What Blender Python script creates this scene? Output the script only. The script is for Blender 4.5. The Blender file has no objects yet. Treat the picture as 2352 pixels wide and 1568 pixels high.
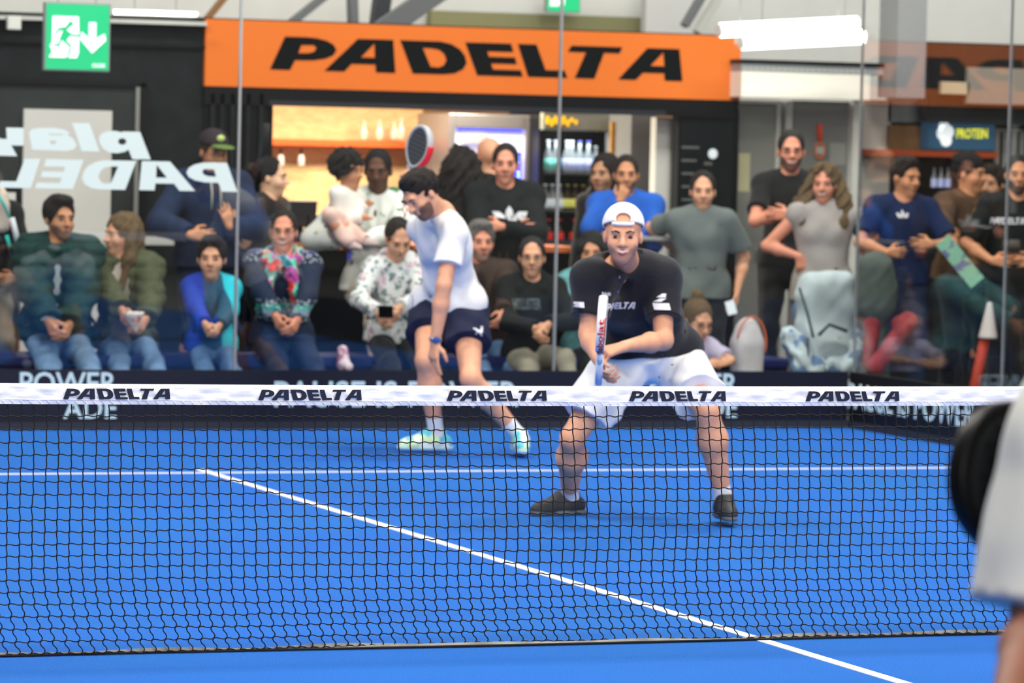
import bpy, math, random
import numpy as np
from math import radians as rad, sin, cos, pi
C = bpy.context.scene.collection
random.seed(7); RNG = np.random.default_rng(7)
V = lambda *a: np.array(a, float)
def nz(v):
    v = np.asarray(v, float); return v / (np.linalg.norm(v) + 1e-12)

# ------------------------------------------------------------------ camera
FPX, CAM = 9364.478, V(-5.72776, -12.94589, 1.70736)
YAW, PITCH, ROLL = 0.35324428, -0.04851091, 0.02288072
_f = V(sin(YAW)*cos(PITCH), cos(YAW)*cos(PITCH), sin(PITCH)); _r0 = V(cos(YAW), -sin(YAW), 0); _u0 = np.cross(_r0, _f)
_r = cos(ROLL)*_r0 + sin(ROLL)*_u0; _u = -sin(ROLL)*_r0 + cos(ROLL)*_u0
cam_d = bpy.data.cameras.new('camera'); cam = bpy.data.objects.new('camera', cam_d); C.objects.link(cam)
from mathutils import Matrix, Vector
cam.matrix_world = Matrix(((_r[0], _u[0], -_f[0], CAM[0]), (_r[1], _u[1], -_f[1], CAM[1]), (_r[2], _u[2], -_f[2], CAM[2]), (0, 0, 0, 1)))
cam_d.sensor_width = 36; cam_d.lens = FPX/2352*36; cam_d.clip_end = 200; cam_d.clip_start = .1
cam_d.dof.use_dof = True; cam_d.dof.focus_distance = 13.75; cam_d.dof.aperture_fstop = 5.0; cam_d.dof.aperture_blades = 0
S = bpy.context.scene; S.camera = cam

# ------------------------------------------------------------------ world, lights, exposure
S.view_settings.view_transform = 'Standard'; S.view_settings.look = 'None'; S.view_settings.gamma = 1
S.view_settings.use_curve_mapping = False; S.view_settings.exposure = 0.0
S.cycles.use_denoising = True
S.cycles.transparent_max_bounces = 24; S.cycles.max_bounces = 8; S.cycles.diffuse_bounces = 4; S.cycles.glossy_bounces = 4
wd = bpy.data.worlds.new('hall_light'); S.world = wd; wd.use_nodes = True
wd.node_tree.nodes['Background'].inputs[0].default_value = (1, .975, .94, 1); wd.node_tree.nodes['Background'].inputs[1].default_value = 0.15
def area(name, loc, sx, sy, power, col=(1, .945, .87), rot=(0, 0, 0)):
    l = bpy.data.lights.new(name, 'AREA'); l.shape = 'RECTANGLE'; l.size = sx; l.size_y = sy; l.energy = power; l.color = col
    o = bpy.data.objects.new(name, l); C.objects.link(o); o.location = loc; o.rotation_euler = rot; return o
for i, y in enumerate((-7, -2, 3, 8)):
    for x in (-3.6, 3.6):
        area('court_lamp', (x, y, 7.2), 1.6, 1.2, 350)
for x in (-5, 1.5, 7): area('hall_fill', (x, -15.5, 5.0), 3.0, 2.0, 420, (1, .94, .87), (rad(68), 0, 0))  # unseen frontal fill lights added on the camera side
area('spectator_lamp', (3.0, 11.3, 4.4), 8, .5, 130)
area('spectator_lamp', (8.5, 12.0, 4.6), 4, .6, 60)
area('bar_lamp', (3.1, 14.3, 2.36), 2.4, .5, 230, (1, .86, .66))
area('hall_fill', (5, 14.6, 4.6), 14, 1.0, 210, (1, .96, .9), (rad(60), 0, 0))  # unseen fill light added to brighten the hall back wall
area('bar_lamp', (5.6, 14.1, 2.36), 1.6, .5, 14, (1, .95, .9))

# ------------------------------------------------------------------ helpers
def s2l(c):
    return tuple(((x/255)/12.92 if x/255 <= .04045 else ((x/255+.055)/1.055)**2.4) for x in c)
def ray(px, py): return _f*FPX + _r*(px-1176) - _u*(py-784)
def W(px, py, Y):
    d = ray(px, py); return CAM + d*((Y-CAM[1])/d[1])
def WX(px, py, X):
    d = ray(px, py); return CAM + d*((X-CAM[0])/d[0])
def G(px, py, Z=0.):
    d = ray(px, py); return CAM + d*((Z-CAM[2])/d[2])
def PZ(P):
    return FPX/((np.asarray(P)-CAM) @ _f)
MATS = {}
def mat(name, col, rough=.8, metal=0., emit=None, es=1., bump=0., bscale=60., var=0., spec=.3, alpha=None, sheen=0.):
    if name in MATS: return MATS[name]
    m = bpy.data.materials.new(name); m.use_nodes = True; nt = m.node_tree; b = nt.nodes['Principled BSDF']
    c = s2l(col); b.inputs['Base Color'].default_value = (*c, 1); b.inputs['Roughness'].default_value = rough; b.inputs['Metallic'].default_value = metal
    b.inputs['Specular IOR Level'].default_value = spec
    if sheen: b.inputs['Sheen Weight'].default_value = sheen
    if emit: b.inputs['Emission Color'].default_value = (*s2l(emit), 1); b.inputs['Emission Strength'].default_value = es
    if bump or var:
        tc = nt.nodes.new('ShaderNodeTexCoord'); n = nt.nodes.new('ShaderNodeTexNoise'); n.inputs['Scale'].default_value = bscale; n.inputs['Detail'].default_value = 4
        nt.links.new(tc.outputs['Object'], n.inputs['Vector'])
        if bump:
            bp = nt.nodes.new('ShaderNodeBump'); bp.inputs['Strength'].default_value = bump; bp.inputs['Distance'].default_value = .01
            nt.links.new(n.outputs['Fac'], bp.inputs['Height']); nt.links.new(bp.outputs['Normal'], b.inputs['Normal'])
        if var:
            r = nt.nodes.new('ShaderNodeValToRGB'); r.color_ramp.elements[0].position = .35; r.color_ramp.elements[1].position = .65
            r.color_ramp.elements[0].color = (*[x*(1-var) for x in c], 1); r.color_ramp.elements[1].color = (*[min(1, x*(1+var)) for x in c], 1)
            nt.links.new(n.outputs['Fac'], r.inputs['Fac']); nt.links.new(r.outputs['Color'], b.inputs['Base Color'])
    MATS[name] = m; return m
def mat_spots(name, base, spots, scale=18., thr=.62, kind='noise', bump=.3):
    """cloth with scattered coloured patches: spots = list of (colour, seed offset, threshold)"""
    m = mat(name, base, .85); nt = m.node_tree; b = nt.nodes['Principled BSDF']
    tc = nt.nodes.new('ShaderNodeTexCoord'); last = None
    for i, (c, off, th) in enumerate(spots):
        mp = nt.nodes.new('ShaderNodeMapping'); mp.inputs['Location'].default_value = (off, off*1.7, off*.6); nt.links.new(tc.outputs['Object'], mp.inputs['Vector'])
        n = nt.nodes.new('ShaderNodeTexNoise'); n.inputs['Scale'].default_value = scale; n.inputs['Detail'].default_value = 2; nt.links.new(mp.outputs[0], n.inputs['Vector'])
        r = nt.nodes.new('ShaderNodeValToRGB'); r.color_ramp.elements[0].position = th-.03; r.color_ramp.elements[1].position = th+.03; nt.links.new(n.outputs['Fac'], r.inputs['Fac'])
        mx = nt.nodes.new('ShaderNodeMixRGB'); nt.links.new(r.outputs['Color'], mx.inputs['Fac'])
        if last is None: mx.inputs['Color1'].default_value = (*s2l(base), 1)
        else: nt.links.new(last, mx.inputs['Color1'])
        mx.inputs['Color2'].default_value = (*s2l(c), 1); last = mx.outputs['Color']
    nt.links.new(last, b.inputs['Base Color']); return m
def mat_bands(name, bands, axis=2, rough=.9, check=None):
    """bands: list of (z from, colour) in object space; check=(colour, scale, z0, z1): small repeated knit figures"""
    m = mat(name, bands[0][1], rough); nt = m.node_tree; b = nt.nodes['Principled BSDF']
    tc = nt.nodes.new('ShaderNodeTexCoord'); sx = nt.nodes.new('ShaderNodeSeparateXYZ'); nt.links.new(tc.outputs['Object'], sx.inputs[0])
    r = nt.nodes.new('ShaderNodeValToRGB'); r.color_ramp.interpolation = 'CONSTANT'
    mr = nt.nodes.new('ShaderNodeMapRange'); mr.inputs['From Max'].default_value = 2.0; nt.links.new(sx.outputs[axis], mr.inputs['Value']); nt.links.new(mr.outputs[0], r.inputs['Fac'])
    e = r.color_ramp.elements; e[0].position = 0; e[0].color = (*s2l(bands[0][1]), 1); e.remove(e[1])
    for z, c in bands[1:]:
        q = e.new(z/2.0); q.color = (*s2l(c), 1)
    out = r.outputs['Color']
    if check:
        col, sc, zr = check
        vo = nt.nodes.new('ShaderNodeTexVoronoi'); vo.inputs['Scale'].default_value = sc; nt.links.new(tc.outputs['Object'], vo.inputs['Vector'])
        lt = nt.nodes.new('ShaderNodeMath'); lt.operation = 'LESS_THAN'; lt.inputs[1].default_value = .33; nt.links.new(vo.outputs['Distance'], lt.inputs[0])
        r2 = nt.nodes.new('ShaderNodeValToRGB'); r2.color_ramp.interpolation = 'CONSTANT'; nt.links.new(mr.outputs[0], r2.inputs['Fac'])
        e2 = r2.color_ramp.elements; e2[0].color = (0, 0, 0, 1); e2.remove(e2[1])
        for z0, z1 in zr:
            q = e2.new(z0/2); q.color = (1, 1, 1, 1); q = e2.new(z1/2); q.color = (0, 0, 0, 1)
        mu = nt.nodes.new('ShaderNodeMath'); mu.operation = 'MULTIPLY'; nt.links.new(lt.outputs[0], mu.inputs[0]); nt.links.new(r2.outputs['Color'], mu.inputs[1])
        mx = nt.nodes.new('ShaderNodeMixRGB'); nt.links.new(mu.outputs[0], mx.inputs['Fac']); nt.links.new(out, mx.inputs['Color1']); mx.inputs['Color2'].default_value = (*s2l(col), 1); out = mx.outputs['Color']
    nt.links.new(out, b.inputs['Base Color']); return m
def glass_mat():
    m = bpy.data.materials.new('court_glass'); m.use_nodes = True; nt = m.node_tree; nt.nodes.clear()
    o = nt.nodes.new('ShaderNodeOutputMaterial'); mx = nt.nodes.new('ShaderNodeMixShader'); t = nt.nodes.new('ShaderNodeBsdfTransparent'); g = nt.nodes.new('ShaderNodeBsdfGlossy')
    t.inputs[0].default_value = (.965, .985, .975, 1); g.inputs['Roughness'].default_value = .0; g.inputs[0].default_value = (1, 1, 1, 1)
    ge = nt.nodes.new('ShaderNodeNewGeometry'); dp = nt.nodes.new('ShaderNodeVectorMath'); dp.operation = 'DOT_PRODUCT'
    nt.links.new(ge.outputs['Incoming'], dp.inputs[0]); nt.links.new(ge.outputs['Normal'], dp.inputs[1])
    def M(op, a, b=None):
        n = nt.nodes.new('ShaderNodeMath'); n.operation = op
        for i, q in enumerate((a, b)):
            if q is None: continue
            if isinstance(q, (int, float)): n.inputs[i].default_value = q
            else: nt.links.new(q, n.inputs[i])
        return n.outputs[0]
    c = M('SUBTRACT', 1.0, M('ABSOLUTE', dp.outputs['Value'])); p = M('POWER', c, 5.0); fr = M('ADD', M('MULTIPLY', p, .96), .04)
    nt.links.new(fr, mx.inputs[0]); nt.links.new(t.outputs[0], mx.inputs[1]); nt.links.new(g.outputs[0], mx.inputs[2]); nt.links.new(mx.outputs[0], o.inputs[0]); return m
GLASS = glass_mat()

def link_mesh(name, verts, faces, m=None, parent=None, smooth=False):
    me = bpy.data.meshes.new(name)
    if isinstance(faces, np.ndarray):
        n = len(verts); nf = len(faces); k = faces.shape[1]
        me.vertices.add(n); me.vertices.foreach_set('co', np.asarray(verts, np.float32).ravel())
        me.loops.add(nf*k); me.loops.foreach_set('vertex_index', faces.astype(np.int32).ravel())
        me.polygons.add(nf); me.polygons.foreach_set('loop_start', np.arange(0, nf*k, k, dtype=np.int32))
        try: me.polygons.foreach_set('loop_total', np.full(nf, k, np.int32))
        except Exception: pass
        me.update(calc_edges=True)
    else:
        me.from_pydata([tuple(v) for v in verts], [], faces)
    if smooth: me.polygons.foreach_set('use_smooth', np.ones(len(me.polygons), bool))
    if m:
        for q in (m if isinstance(m, (list, tuple)) else [m]): me.materials.append(q)
    me.update()
    o = bpy.data.objects.new(name, me); C.objects.link(o)
    if parent: o.parent = parent
    return o
def tag(o, label=None, cat=None, group=None, kind=None):
    if label: o['label'] = label
    if cat: o['category'] = cat
    if group: o['group'] = group
    if kind: o['kind'] = kind
    return o
def empty(name, loc, label=None, cat=None, group=None):
    o = bpy.data.objects.new(name, None); C.objects.link(o); o.location = tuple(loc); o.empty_display_size = .1
    return tag(o, label, cat, group)
class MB:
    """collects boxes, tubes, lathes in the local frame of origin o"""
    def __init__(s, o=(0, 0, 0)): s.v = []; s.f = []; s.o = V(*o)
    def add(s, v, f):
        n = len(s.v); s.v += [tuple(np.asarray(q)-s.o) for q in v]; s.f += [tuple(i+n for i in q) for q in f]; return s
    def box(s, a, b):
        x0, y0, z0 = np.minimum(a, b); x1, y1, z1 = np.maximum(a, b)
        return s.add([(x0, y0, z0), (x1, y0, z0), (x1, y1, z0), (x0, y1, z0), (x0, y0, z1), (x1, y0, z1), (x1, y1, z1), (x0, y1, z1)],
                     [(0, 3, 2, 1), (4, 5, 6, 7), (0, 1, 5, 4), (1, 2, 6, 5), (2, 3, 7, 6), (3, 0, 4, 7)])
    def obox(s, c, ax, half):
        c = np.asarray(c); v = [c+ax[0]*half[0]*i+ax[1]*half[1]*j+ax[2]*half[2]*k for k in (-1, 1) for i, j in ((-1, -1), (1, -1), (1, 1), (-1, 1))]
        return s.add(v, [(0, 3, 2, 1), (4, 5, 6, 7), (0, 1, 5, 4), (1, 2, 6, 5), (2, 3, 7, 6), (3, 0, 4, 7)])
    def tube(s, pts, r, n=8, cap=True):
        pts = [np.asarray(p, float) for p in pts]; rs = r if isinstance(r, (list, tuple)) else [r]*len(pts)
        vs = []; fs = []; t0 = nz(pts[1]-pts[0]); a = nz(np.cross(t0, V(0.3, .2, .93) if abs(t0[2]) < .9 else V(1, .1, 0)))
        for i, p in enumerate(pts):
            t = nz(pts[min(i+1, len(pts)-1)]-pts[max(i-1, 0)]); a = nz(a-t*(a@t)); b = np.cross(t, a)
            for k in range(n): vs.append(p+rs[i]*(cos(2*pi*k/n)*a+sin(2*pi*k/n)*b))
        for i in range(len(pts)-1):
            for k in range(n): fs.append((i*n+k, i*n+(k+1) % n, (i+1)*n+(k+1) % n, (i+1)*n+k))
        if cap: fs += [tuple(range(n))[::-1], tuple(range((len(pts)-1)*n, len(pts)*n))]
        return s.add(vs, fs)
    def lathe(s, c, prof, n=16, up=(0, 0, 1)):
        c = np.asarray(c, float); up = nz(up); a = nz(np.cross(up, V(1, .01, 0) if abs(up[0]) < .9 else V(0, 1, 0))); b = np.cross(up, a); vs = []; fs = []
        for r, z in prof:
            for k in range(n): vs.append(c+up*z+r*(cos(2*pi*k/n)*a+sin(2*pi*k/n)*b))
        for i in range(len(prof)-1):
            for k in range(n): fs.append((i*n+k, i*n+(k+1) % n, (i+1)*n+(k+1) % n, (i+1)*n+k))
        fs += [tuple(range(n))[::-1], tuple(range((len(prof)-1)*n, len(prof)*n))]
        return s.add(vs, fs)
    def ball(s, c, r, n=12, ax=None):
        r = V(*r) if np.ndim(r) else V(r, r, r); ax = ax if ax is not None else np.eye(3); vs = []; fs = []; m = n//2
        for i in range(m+1):
            th = pi*i/m
            for k in range(n):
                q = V(sin(th)*cos(2*pi*k/n), sin(th)*sin(2*pi*k/n), cos(th))*r; vs.append(np.asarray(c)+q[0]*ax[0]+q[1]*ax[1]+q[2]*ax[2])
        for i in range(m):
            for k in range(n): fs.append((i*n+k, (i+1)*n+k, (i+1)*n+(k+1) % n, i*n+(k+1) % n))
        return s.add(vs, fs)
    def build(s, name, m, parent=None, smooth=False, bevel=0):
        o = link_mesh(name, s.v, s.f, m, parent, smooth)
        if bevel:
            b = o.modifiers.new('b', 'BEVEL'); b.width = bevel; b.segments = 2; b.limit_method = 'ANGLE'
        return o
def pbox(name, x0, y0, x1, y1, Y, depth, m, parent=None, o=(0, 0, 0), bevel=0):
    """box standing on the plane y=Y whose front spans the given photograph corners"""
    a = W(x0, (y0+y1)/2, Y); b = W(x1, (y0+y1)/2, Y); t = W((x0+x1)/2, y0, Y)[2]; q = W((x0+x1)/2, y1, Y)[2]
    return MB(o).box((a[0], Y, q), (b[0], Y+depth, t)).build(name, m, parent, bevel=bevel)

# -------- lettering
GL = {}
GL['P'] = ([(620,0),(664.5,0),(675,.30),(715,.31),(742,.37),(760,.48),(767,.64),(760,.8),(745,.91),(722,.98),(700,1),(651.7,1)], [(688,.76),(716,.77),(722,.69),(718,.58),(706,.52),(682,.51)])
GL['A'] = ([(741,0),(785.6,0),(801.5,.24),(854.8,.24),(856.7,0),(900.4,0),(894,1),(814.3,1)], [(852,.88),(853.5,.44),(822,.44)])
GL['D'] = ([(910,1),(940,0),(1010,0),(1035,.04),(1054,.17),(1062,.36),(1058,.58),(1046,.78),(1026,.93),(1000,1)], [(961,.79),(980,.22),(998,.2),(1010,.27),(1016,.43),(1011,.62),(999,.75),(981,.79)])
GL['E'] = ([(1058,1),(1087,0),(1192,0),(1187,.19),(1123,.19),(1118,.38),(1177,.38),(1173,.58),(1113,.58),(1109,.75),(1169,.75),(1163,1)], None)
GL['L'] = ([(1179,1),(1204.6,0),(1295.5,0),(1289,.22),(1244.5,.22),(1222,1)], None)
GL['T'] = ([(1303.5,1),(1296,.81),(1338,.81),(1313,0),(1359,0),(1380,.81),(1416.6,.81),(1423,1)], None)
GL['A2'] = ([(1415,0),(1456.5,0),(1473,.23),(1523,.23),(1525,0),(1567,0),(1558,1),(1482,1)], [(1520,.88),(1523.5,.45),(1490,.45)])
def outline_mesh(polys, ext=.001):
    cu = bpy.data.curves.new('outline', 'CURVE'); cu.dimensions = '2D'; cu.fill_mode = 'BOTH'; cu.extrude = ext
    for p in polys:
        sp = cu.splines.new('POLY'); sp.points.add(len(p)-1); sp.use_cyclic_u = True
        for i, (x, y) in enumerate(p): sp.points[i].co = (x, y, 0, 1)
    ob = bpy.data.objects.new('outline', cu); C.objects.link(ob); bpy.context.view_layer.update()
    me = bpy.data.meshes.new_from_object(ob.evaluated_get(bpy.context.evaluated_depsgraph_get())); bpy.data.objects.remove(ob); bpy.data.curves.remove(cu); return me
def text_mesh(s, ext=.001, off=0., space=1.):
    cu = bpy.data.curves.new('writing', 'FONT'); cu.body = s; cu.size = 1; cu.extrude = ext; cu.offset = off; cu.space_character = space; cu.resolution_u = 3
    ob = bpy.data.objects.new('writing', cu); C.objects.link(ob); bpy.context.view_layer.update()
    me = bpy.data.meshes.new_from_object(ob.evaluated_get(bpy.context.evaluated_depsgraph_get())); bpy.data.objects.remove(ob); bpy.data.curves.remove(cu)
    co = np.zeros(len(me.vertices)*3, np.float32); me.vertices.foreach_get('co', co); co = co.reshape(-1, 3)
    lo, hi = co.min(0), co.max(0); co[:, :2] = (co[:, :2]-lo[:2])/(hi[:2]-lo[:2]); co[:, 2] *= 1; me.vertices.foreach_set('co', co.ravel()); me.update(); return me
def place(me, name, m, o, ex, ey, parent=None, n=None, warp=None):
    """put a flat lettering mesh (unit box) at corner o with edge vectors ex, ey; object origin kept at parent's frame"""
    co = np.zeros(len(me.vertices)*3, np.float32); me.vertices.foreach_get('co', co); co = co.reshape(-1, 3).astype(float)
    nn = nz(np.cross(ex, ey)) if n is None else n
    P = np.asarray(o)+co[:, :1]*np.asarray(ex)+co[:, 1:2]*np.asarray(ey)+co[:, 2:3]*nn
    if warp: P = warp(P)
    me = me.copy(); me.vertices.foreach_set('co', P.astype(np.float32).ravel()); me.update(); me.materials.clear(); me.materials.append(m)
    ob = bpy.data.objects.new(name, me); C.objects.link(ob)
    if parent: ob.parent = parent
    return ob
def glyphs(word, squeeze=1.):
    polys = []
    for g in word:
        out, hole = GL[g]
        polys.append(out)
        if hole: polys.append(hole)
    xs = [x for p in polys for x, _ in p]; a, b = min(xs), max(xs)
    return outline_mesh([[((x-a)/(b-a), y) for x, y in p] for p in polys])
WORDMARK = glyphs(['P', 'A', 'D', 'E', 'L', 'T', 'A2'])

# ------------------------------------------------------------------ smooth solid shapes (bodies, clothes)
def prim_d(pr, P):
    k = pr[0]
    if k == 'c':
        a, b, ra, rb = pr[1]; ba = b-a; L2 = ba@ba+1e-12
        pa = P-a; t = np.clip((pa@ba)/L2, 0, 1); q = pa-t[..., None]*ba
        d = np.sqrt(np.einsum('...i,...i', q, q))-(ra+(rb-ra)*t)
    elif k == 'e':
        c, r, R = pr[1]; q = (P-c)@R.T; k0 = np.sqrt((((q/r)**2).sum(-1)))+1e-9; k1 = np.sqrt(((q/(r*r))**2).sum(-1))+1e-9; d = k0*(k0-1)/k1
    elif k == 'b':
        c, h, R, rr = pr[1]; q = np.abs((P-c)@R.T)-(h-rr); d = np.sqrt((np.maximum(q, 0)**2).sum(-1))+np.minimum(q.max(-1), 0)-rr
    elif k == 'p':
        n, dd = pr[1]; return P@n-dd
    for n, dd in pr[4]: d = np.maximum(d, P@n-dd)
    return d
def cone(a, b, ra, rb=None, k=.02, op='+', clip=()): return ('c', (V(*a), V(*b), ra, ra if rb is None else rb), k, op, clip)
def ell(c, r, R=None, k=.02, op='+', clip=()): return ('e', (V(*c), V(*r) if np.ndim(r) else V(r, r, r), np.eye(3) if R is None else R), k, op, clip)
def rbox(c, h, R=None, rr=.01, k=.01, op='+', clip=()): return ('b', (V(*c), V(*h), np.eye(3) if R is None else R, rr), k, op, clip)
def cut(n, p): n = nz(n); return ('p', (n, float(n@np.asarray(p))), 0, 'x', ())
def ev(prims, P, Cc, br):
    d = np.full(P.shape[:-1], 1.0)
    for pr in prims:
        k = pr[2]; op = pr[3]
        if op == 'x': d = np.maximum(d, prim_d(pr, P)); continue
        idx = np.where(prim_d(pr, Cc) < br+k+.012)[0]
        if not len(idx): continue
        dp = prim_d(pr, P[idx]); a = d[idx]
        if op == '+':
            if k > 0: h = np.maximum(k-np.abs(a-dp), 0)/k; d[idx] = np.minimum(a, dp)-h*h*k*.25
            else: d[idx] = np.minimum(a, dp)
        else:
            dp = -dp
            if k > 0: h = np.maximum(k-np.abs(a-dp), 0)/k; d[idx] = np.maximum(a, dp)+h*h*k*.25
            else: d[idx] = np.maximum(a, dp)
    return d
_E = [((0,0,0),(1,0,0)),((0,1,0),(1,1,0)),((0,0,1),(1,0,1)),((0,1,1),(1,1,1)),((0,0,0),(0,1,0)),((1,0,0),(1,1,0)),((0,0,1),(0,1,1)),((1,0,1),(1,1,1)),((0,0,0),(0,0,1)),((1,0,0),(1,0,1)),((0,1,0),(0,1,1)),((1,1,0),(1,1,1))]
def solid(prims, h, noise=None):
    n = 8; bs = n*h; br = .5*math.sqrt(3)*bs
    lo = V(9e9, 9e9, 9e9); hi = -lo
    for pr in prims:
        if pr[3] != '+': continue
        if pr[0] == 'c': a, b, ra, rb = pr[1]; r = max(ra, rb); l, u = np.minimum(a, b)-r, np.maximum(a, b)+r
        else: l, u = pr[1][0]-np.linalg.norm(pr[1][1]), pr[1][0]+np.linalg.norm(pr[1][1])
        lo = np.minimum(lo, l); hi = np.maximum(hi, u)
    lo -= .03+bs*.5; N = np.ceil((hi+.03-lo)/bs).astype(int)+1
    I = np.stack(np.meshgrid(*[np.arange(k) for k in N], indexing='ij'), -1).reshape(-1, 3); Cc = lo+(I+.5)*bs
    D = ev(prims, Cc, Cc, 9.); keep = np.abs(D) < br*1.25+.012; I = I[keep]; Cc = Cc[keep]
    g = np.arange(n+1)*h; off = np.stack(np.meshgrid(g, g, g, indexing='ij'), -1).reshape(-1, 3)
    dim = (N*n+2).astype(np.int64); ids = []; pos = []; quads = []
    gid = lambda a: (a[..., 0]*dim[1]+a[..., 1])*dim[2]+a[..., 2]
    for s0 in range(0, len(I), 600):
        Ib = I[s0:s0+600]; cb = Cc[s0:s0+600]; base = lo+Ib*bs; P = base[:, None, :]+off; F = ev(prims, P, cb, br)
        if noise is not None: F = F+noise(P)
        F = F.reshape(-1, n+1, n+1, n+1); B = len(F); acc = np.zeros((B, n, n, n, 3)); cnt = np.zeros((B, n, n, n)); sl = lambda q: (slice(None),)+tuple(slice(x, x+n) for x in q)
        for e0, e1 in _E:
            f0, f1 = F[sl(e0)], F[sl(e1)]; x = (f0 < 0) != (f1 < 0); t = np.where(x, f0/np.where(x, f0-f1, 1), 0)
            for ax in range(3): acc[..., ax] += np.where(x, e0[ax]+t*(e1[ax]-e0[ax]), 0)
            cnt += x
        w = np.argwhere(cnt > 0)
        if not len(w): continue
        cell = Ib[w[:, 0]]*n+w[:, 1:]; ids.append(gid(cell.astype(np.int64))); c = cnt[tuple(w.T)][:, None]; pos.append(lo+(cell+acc[tuple(w.T)]/c)*h)
        for ax in range(3):
            e1 = [0, 0, 0]; e1[ax] = 1; f0, f1 = F[sl((0, 0, 0))], F[sl(e1)]; x = np.argwhere((f0 < 0) != (f1 < 0))
            if not len(x): continue
            lat = (Ib[x[:, 0]]*n+x[:, 1:]).astype(np.int64); a1 = (ax+1) % 3; a2 = (ax+2) % 3; q = []
            for d1, d2 in ((-1, -1), (0, -1), (0, 0), (-1, 0)):
                t = lat.copy(); t[:, a1] += d1; t[:, a2] += d2; q.append(gid(t))
            q = np.stack(q, 1); ins = f0[tuple(x.T)] < 0; q[~ins] = q[~ins][:, ::-1]; quads.append(q)
    ids = np.concatenate(ids); pos = np.concatenate(pos); quads = np.concatenate(quads); o = np.argsort(ids); ids = ids[o]; pos = pos[o]
    ix = np.clip(np.searchsorted(ids, quads), 0, len(ids)-1); ok = (ids[ix] == quads).all(1); return pos, ix[ok]
def snoise(amp, f, seed=0):
    r = np.random.default_rng(seed); A = r.normal(size=(5, 3))*f; ph = r.uniform(0, 6.28, 5)
    def fn(P):
        s = 0
        for a, p in zip(A, ph): s = s+np.sin(P@a+p+1.3*np.sin(P@a[::-1]*.7+p))
        return amp*s/2.2
    return fn
def build_solid(name, prims, h, m, root, noise=None):
    p, q = solid(prims, h, noise); return link_mesh(name, p-V(*root.location), q, m, root, smooth=True)

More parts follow.
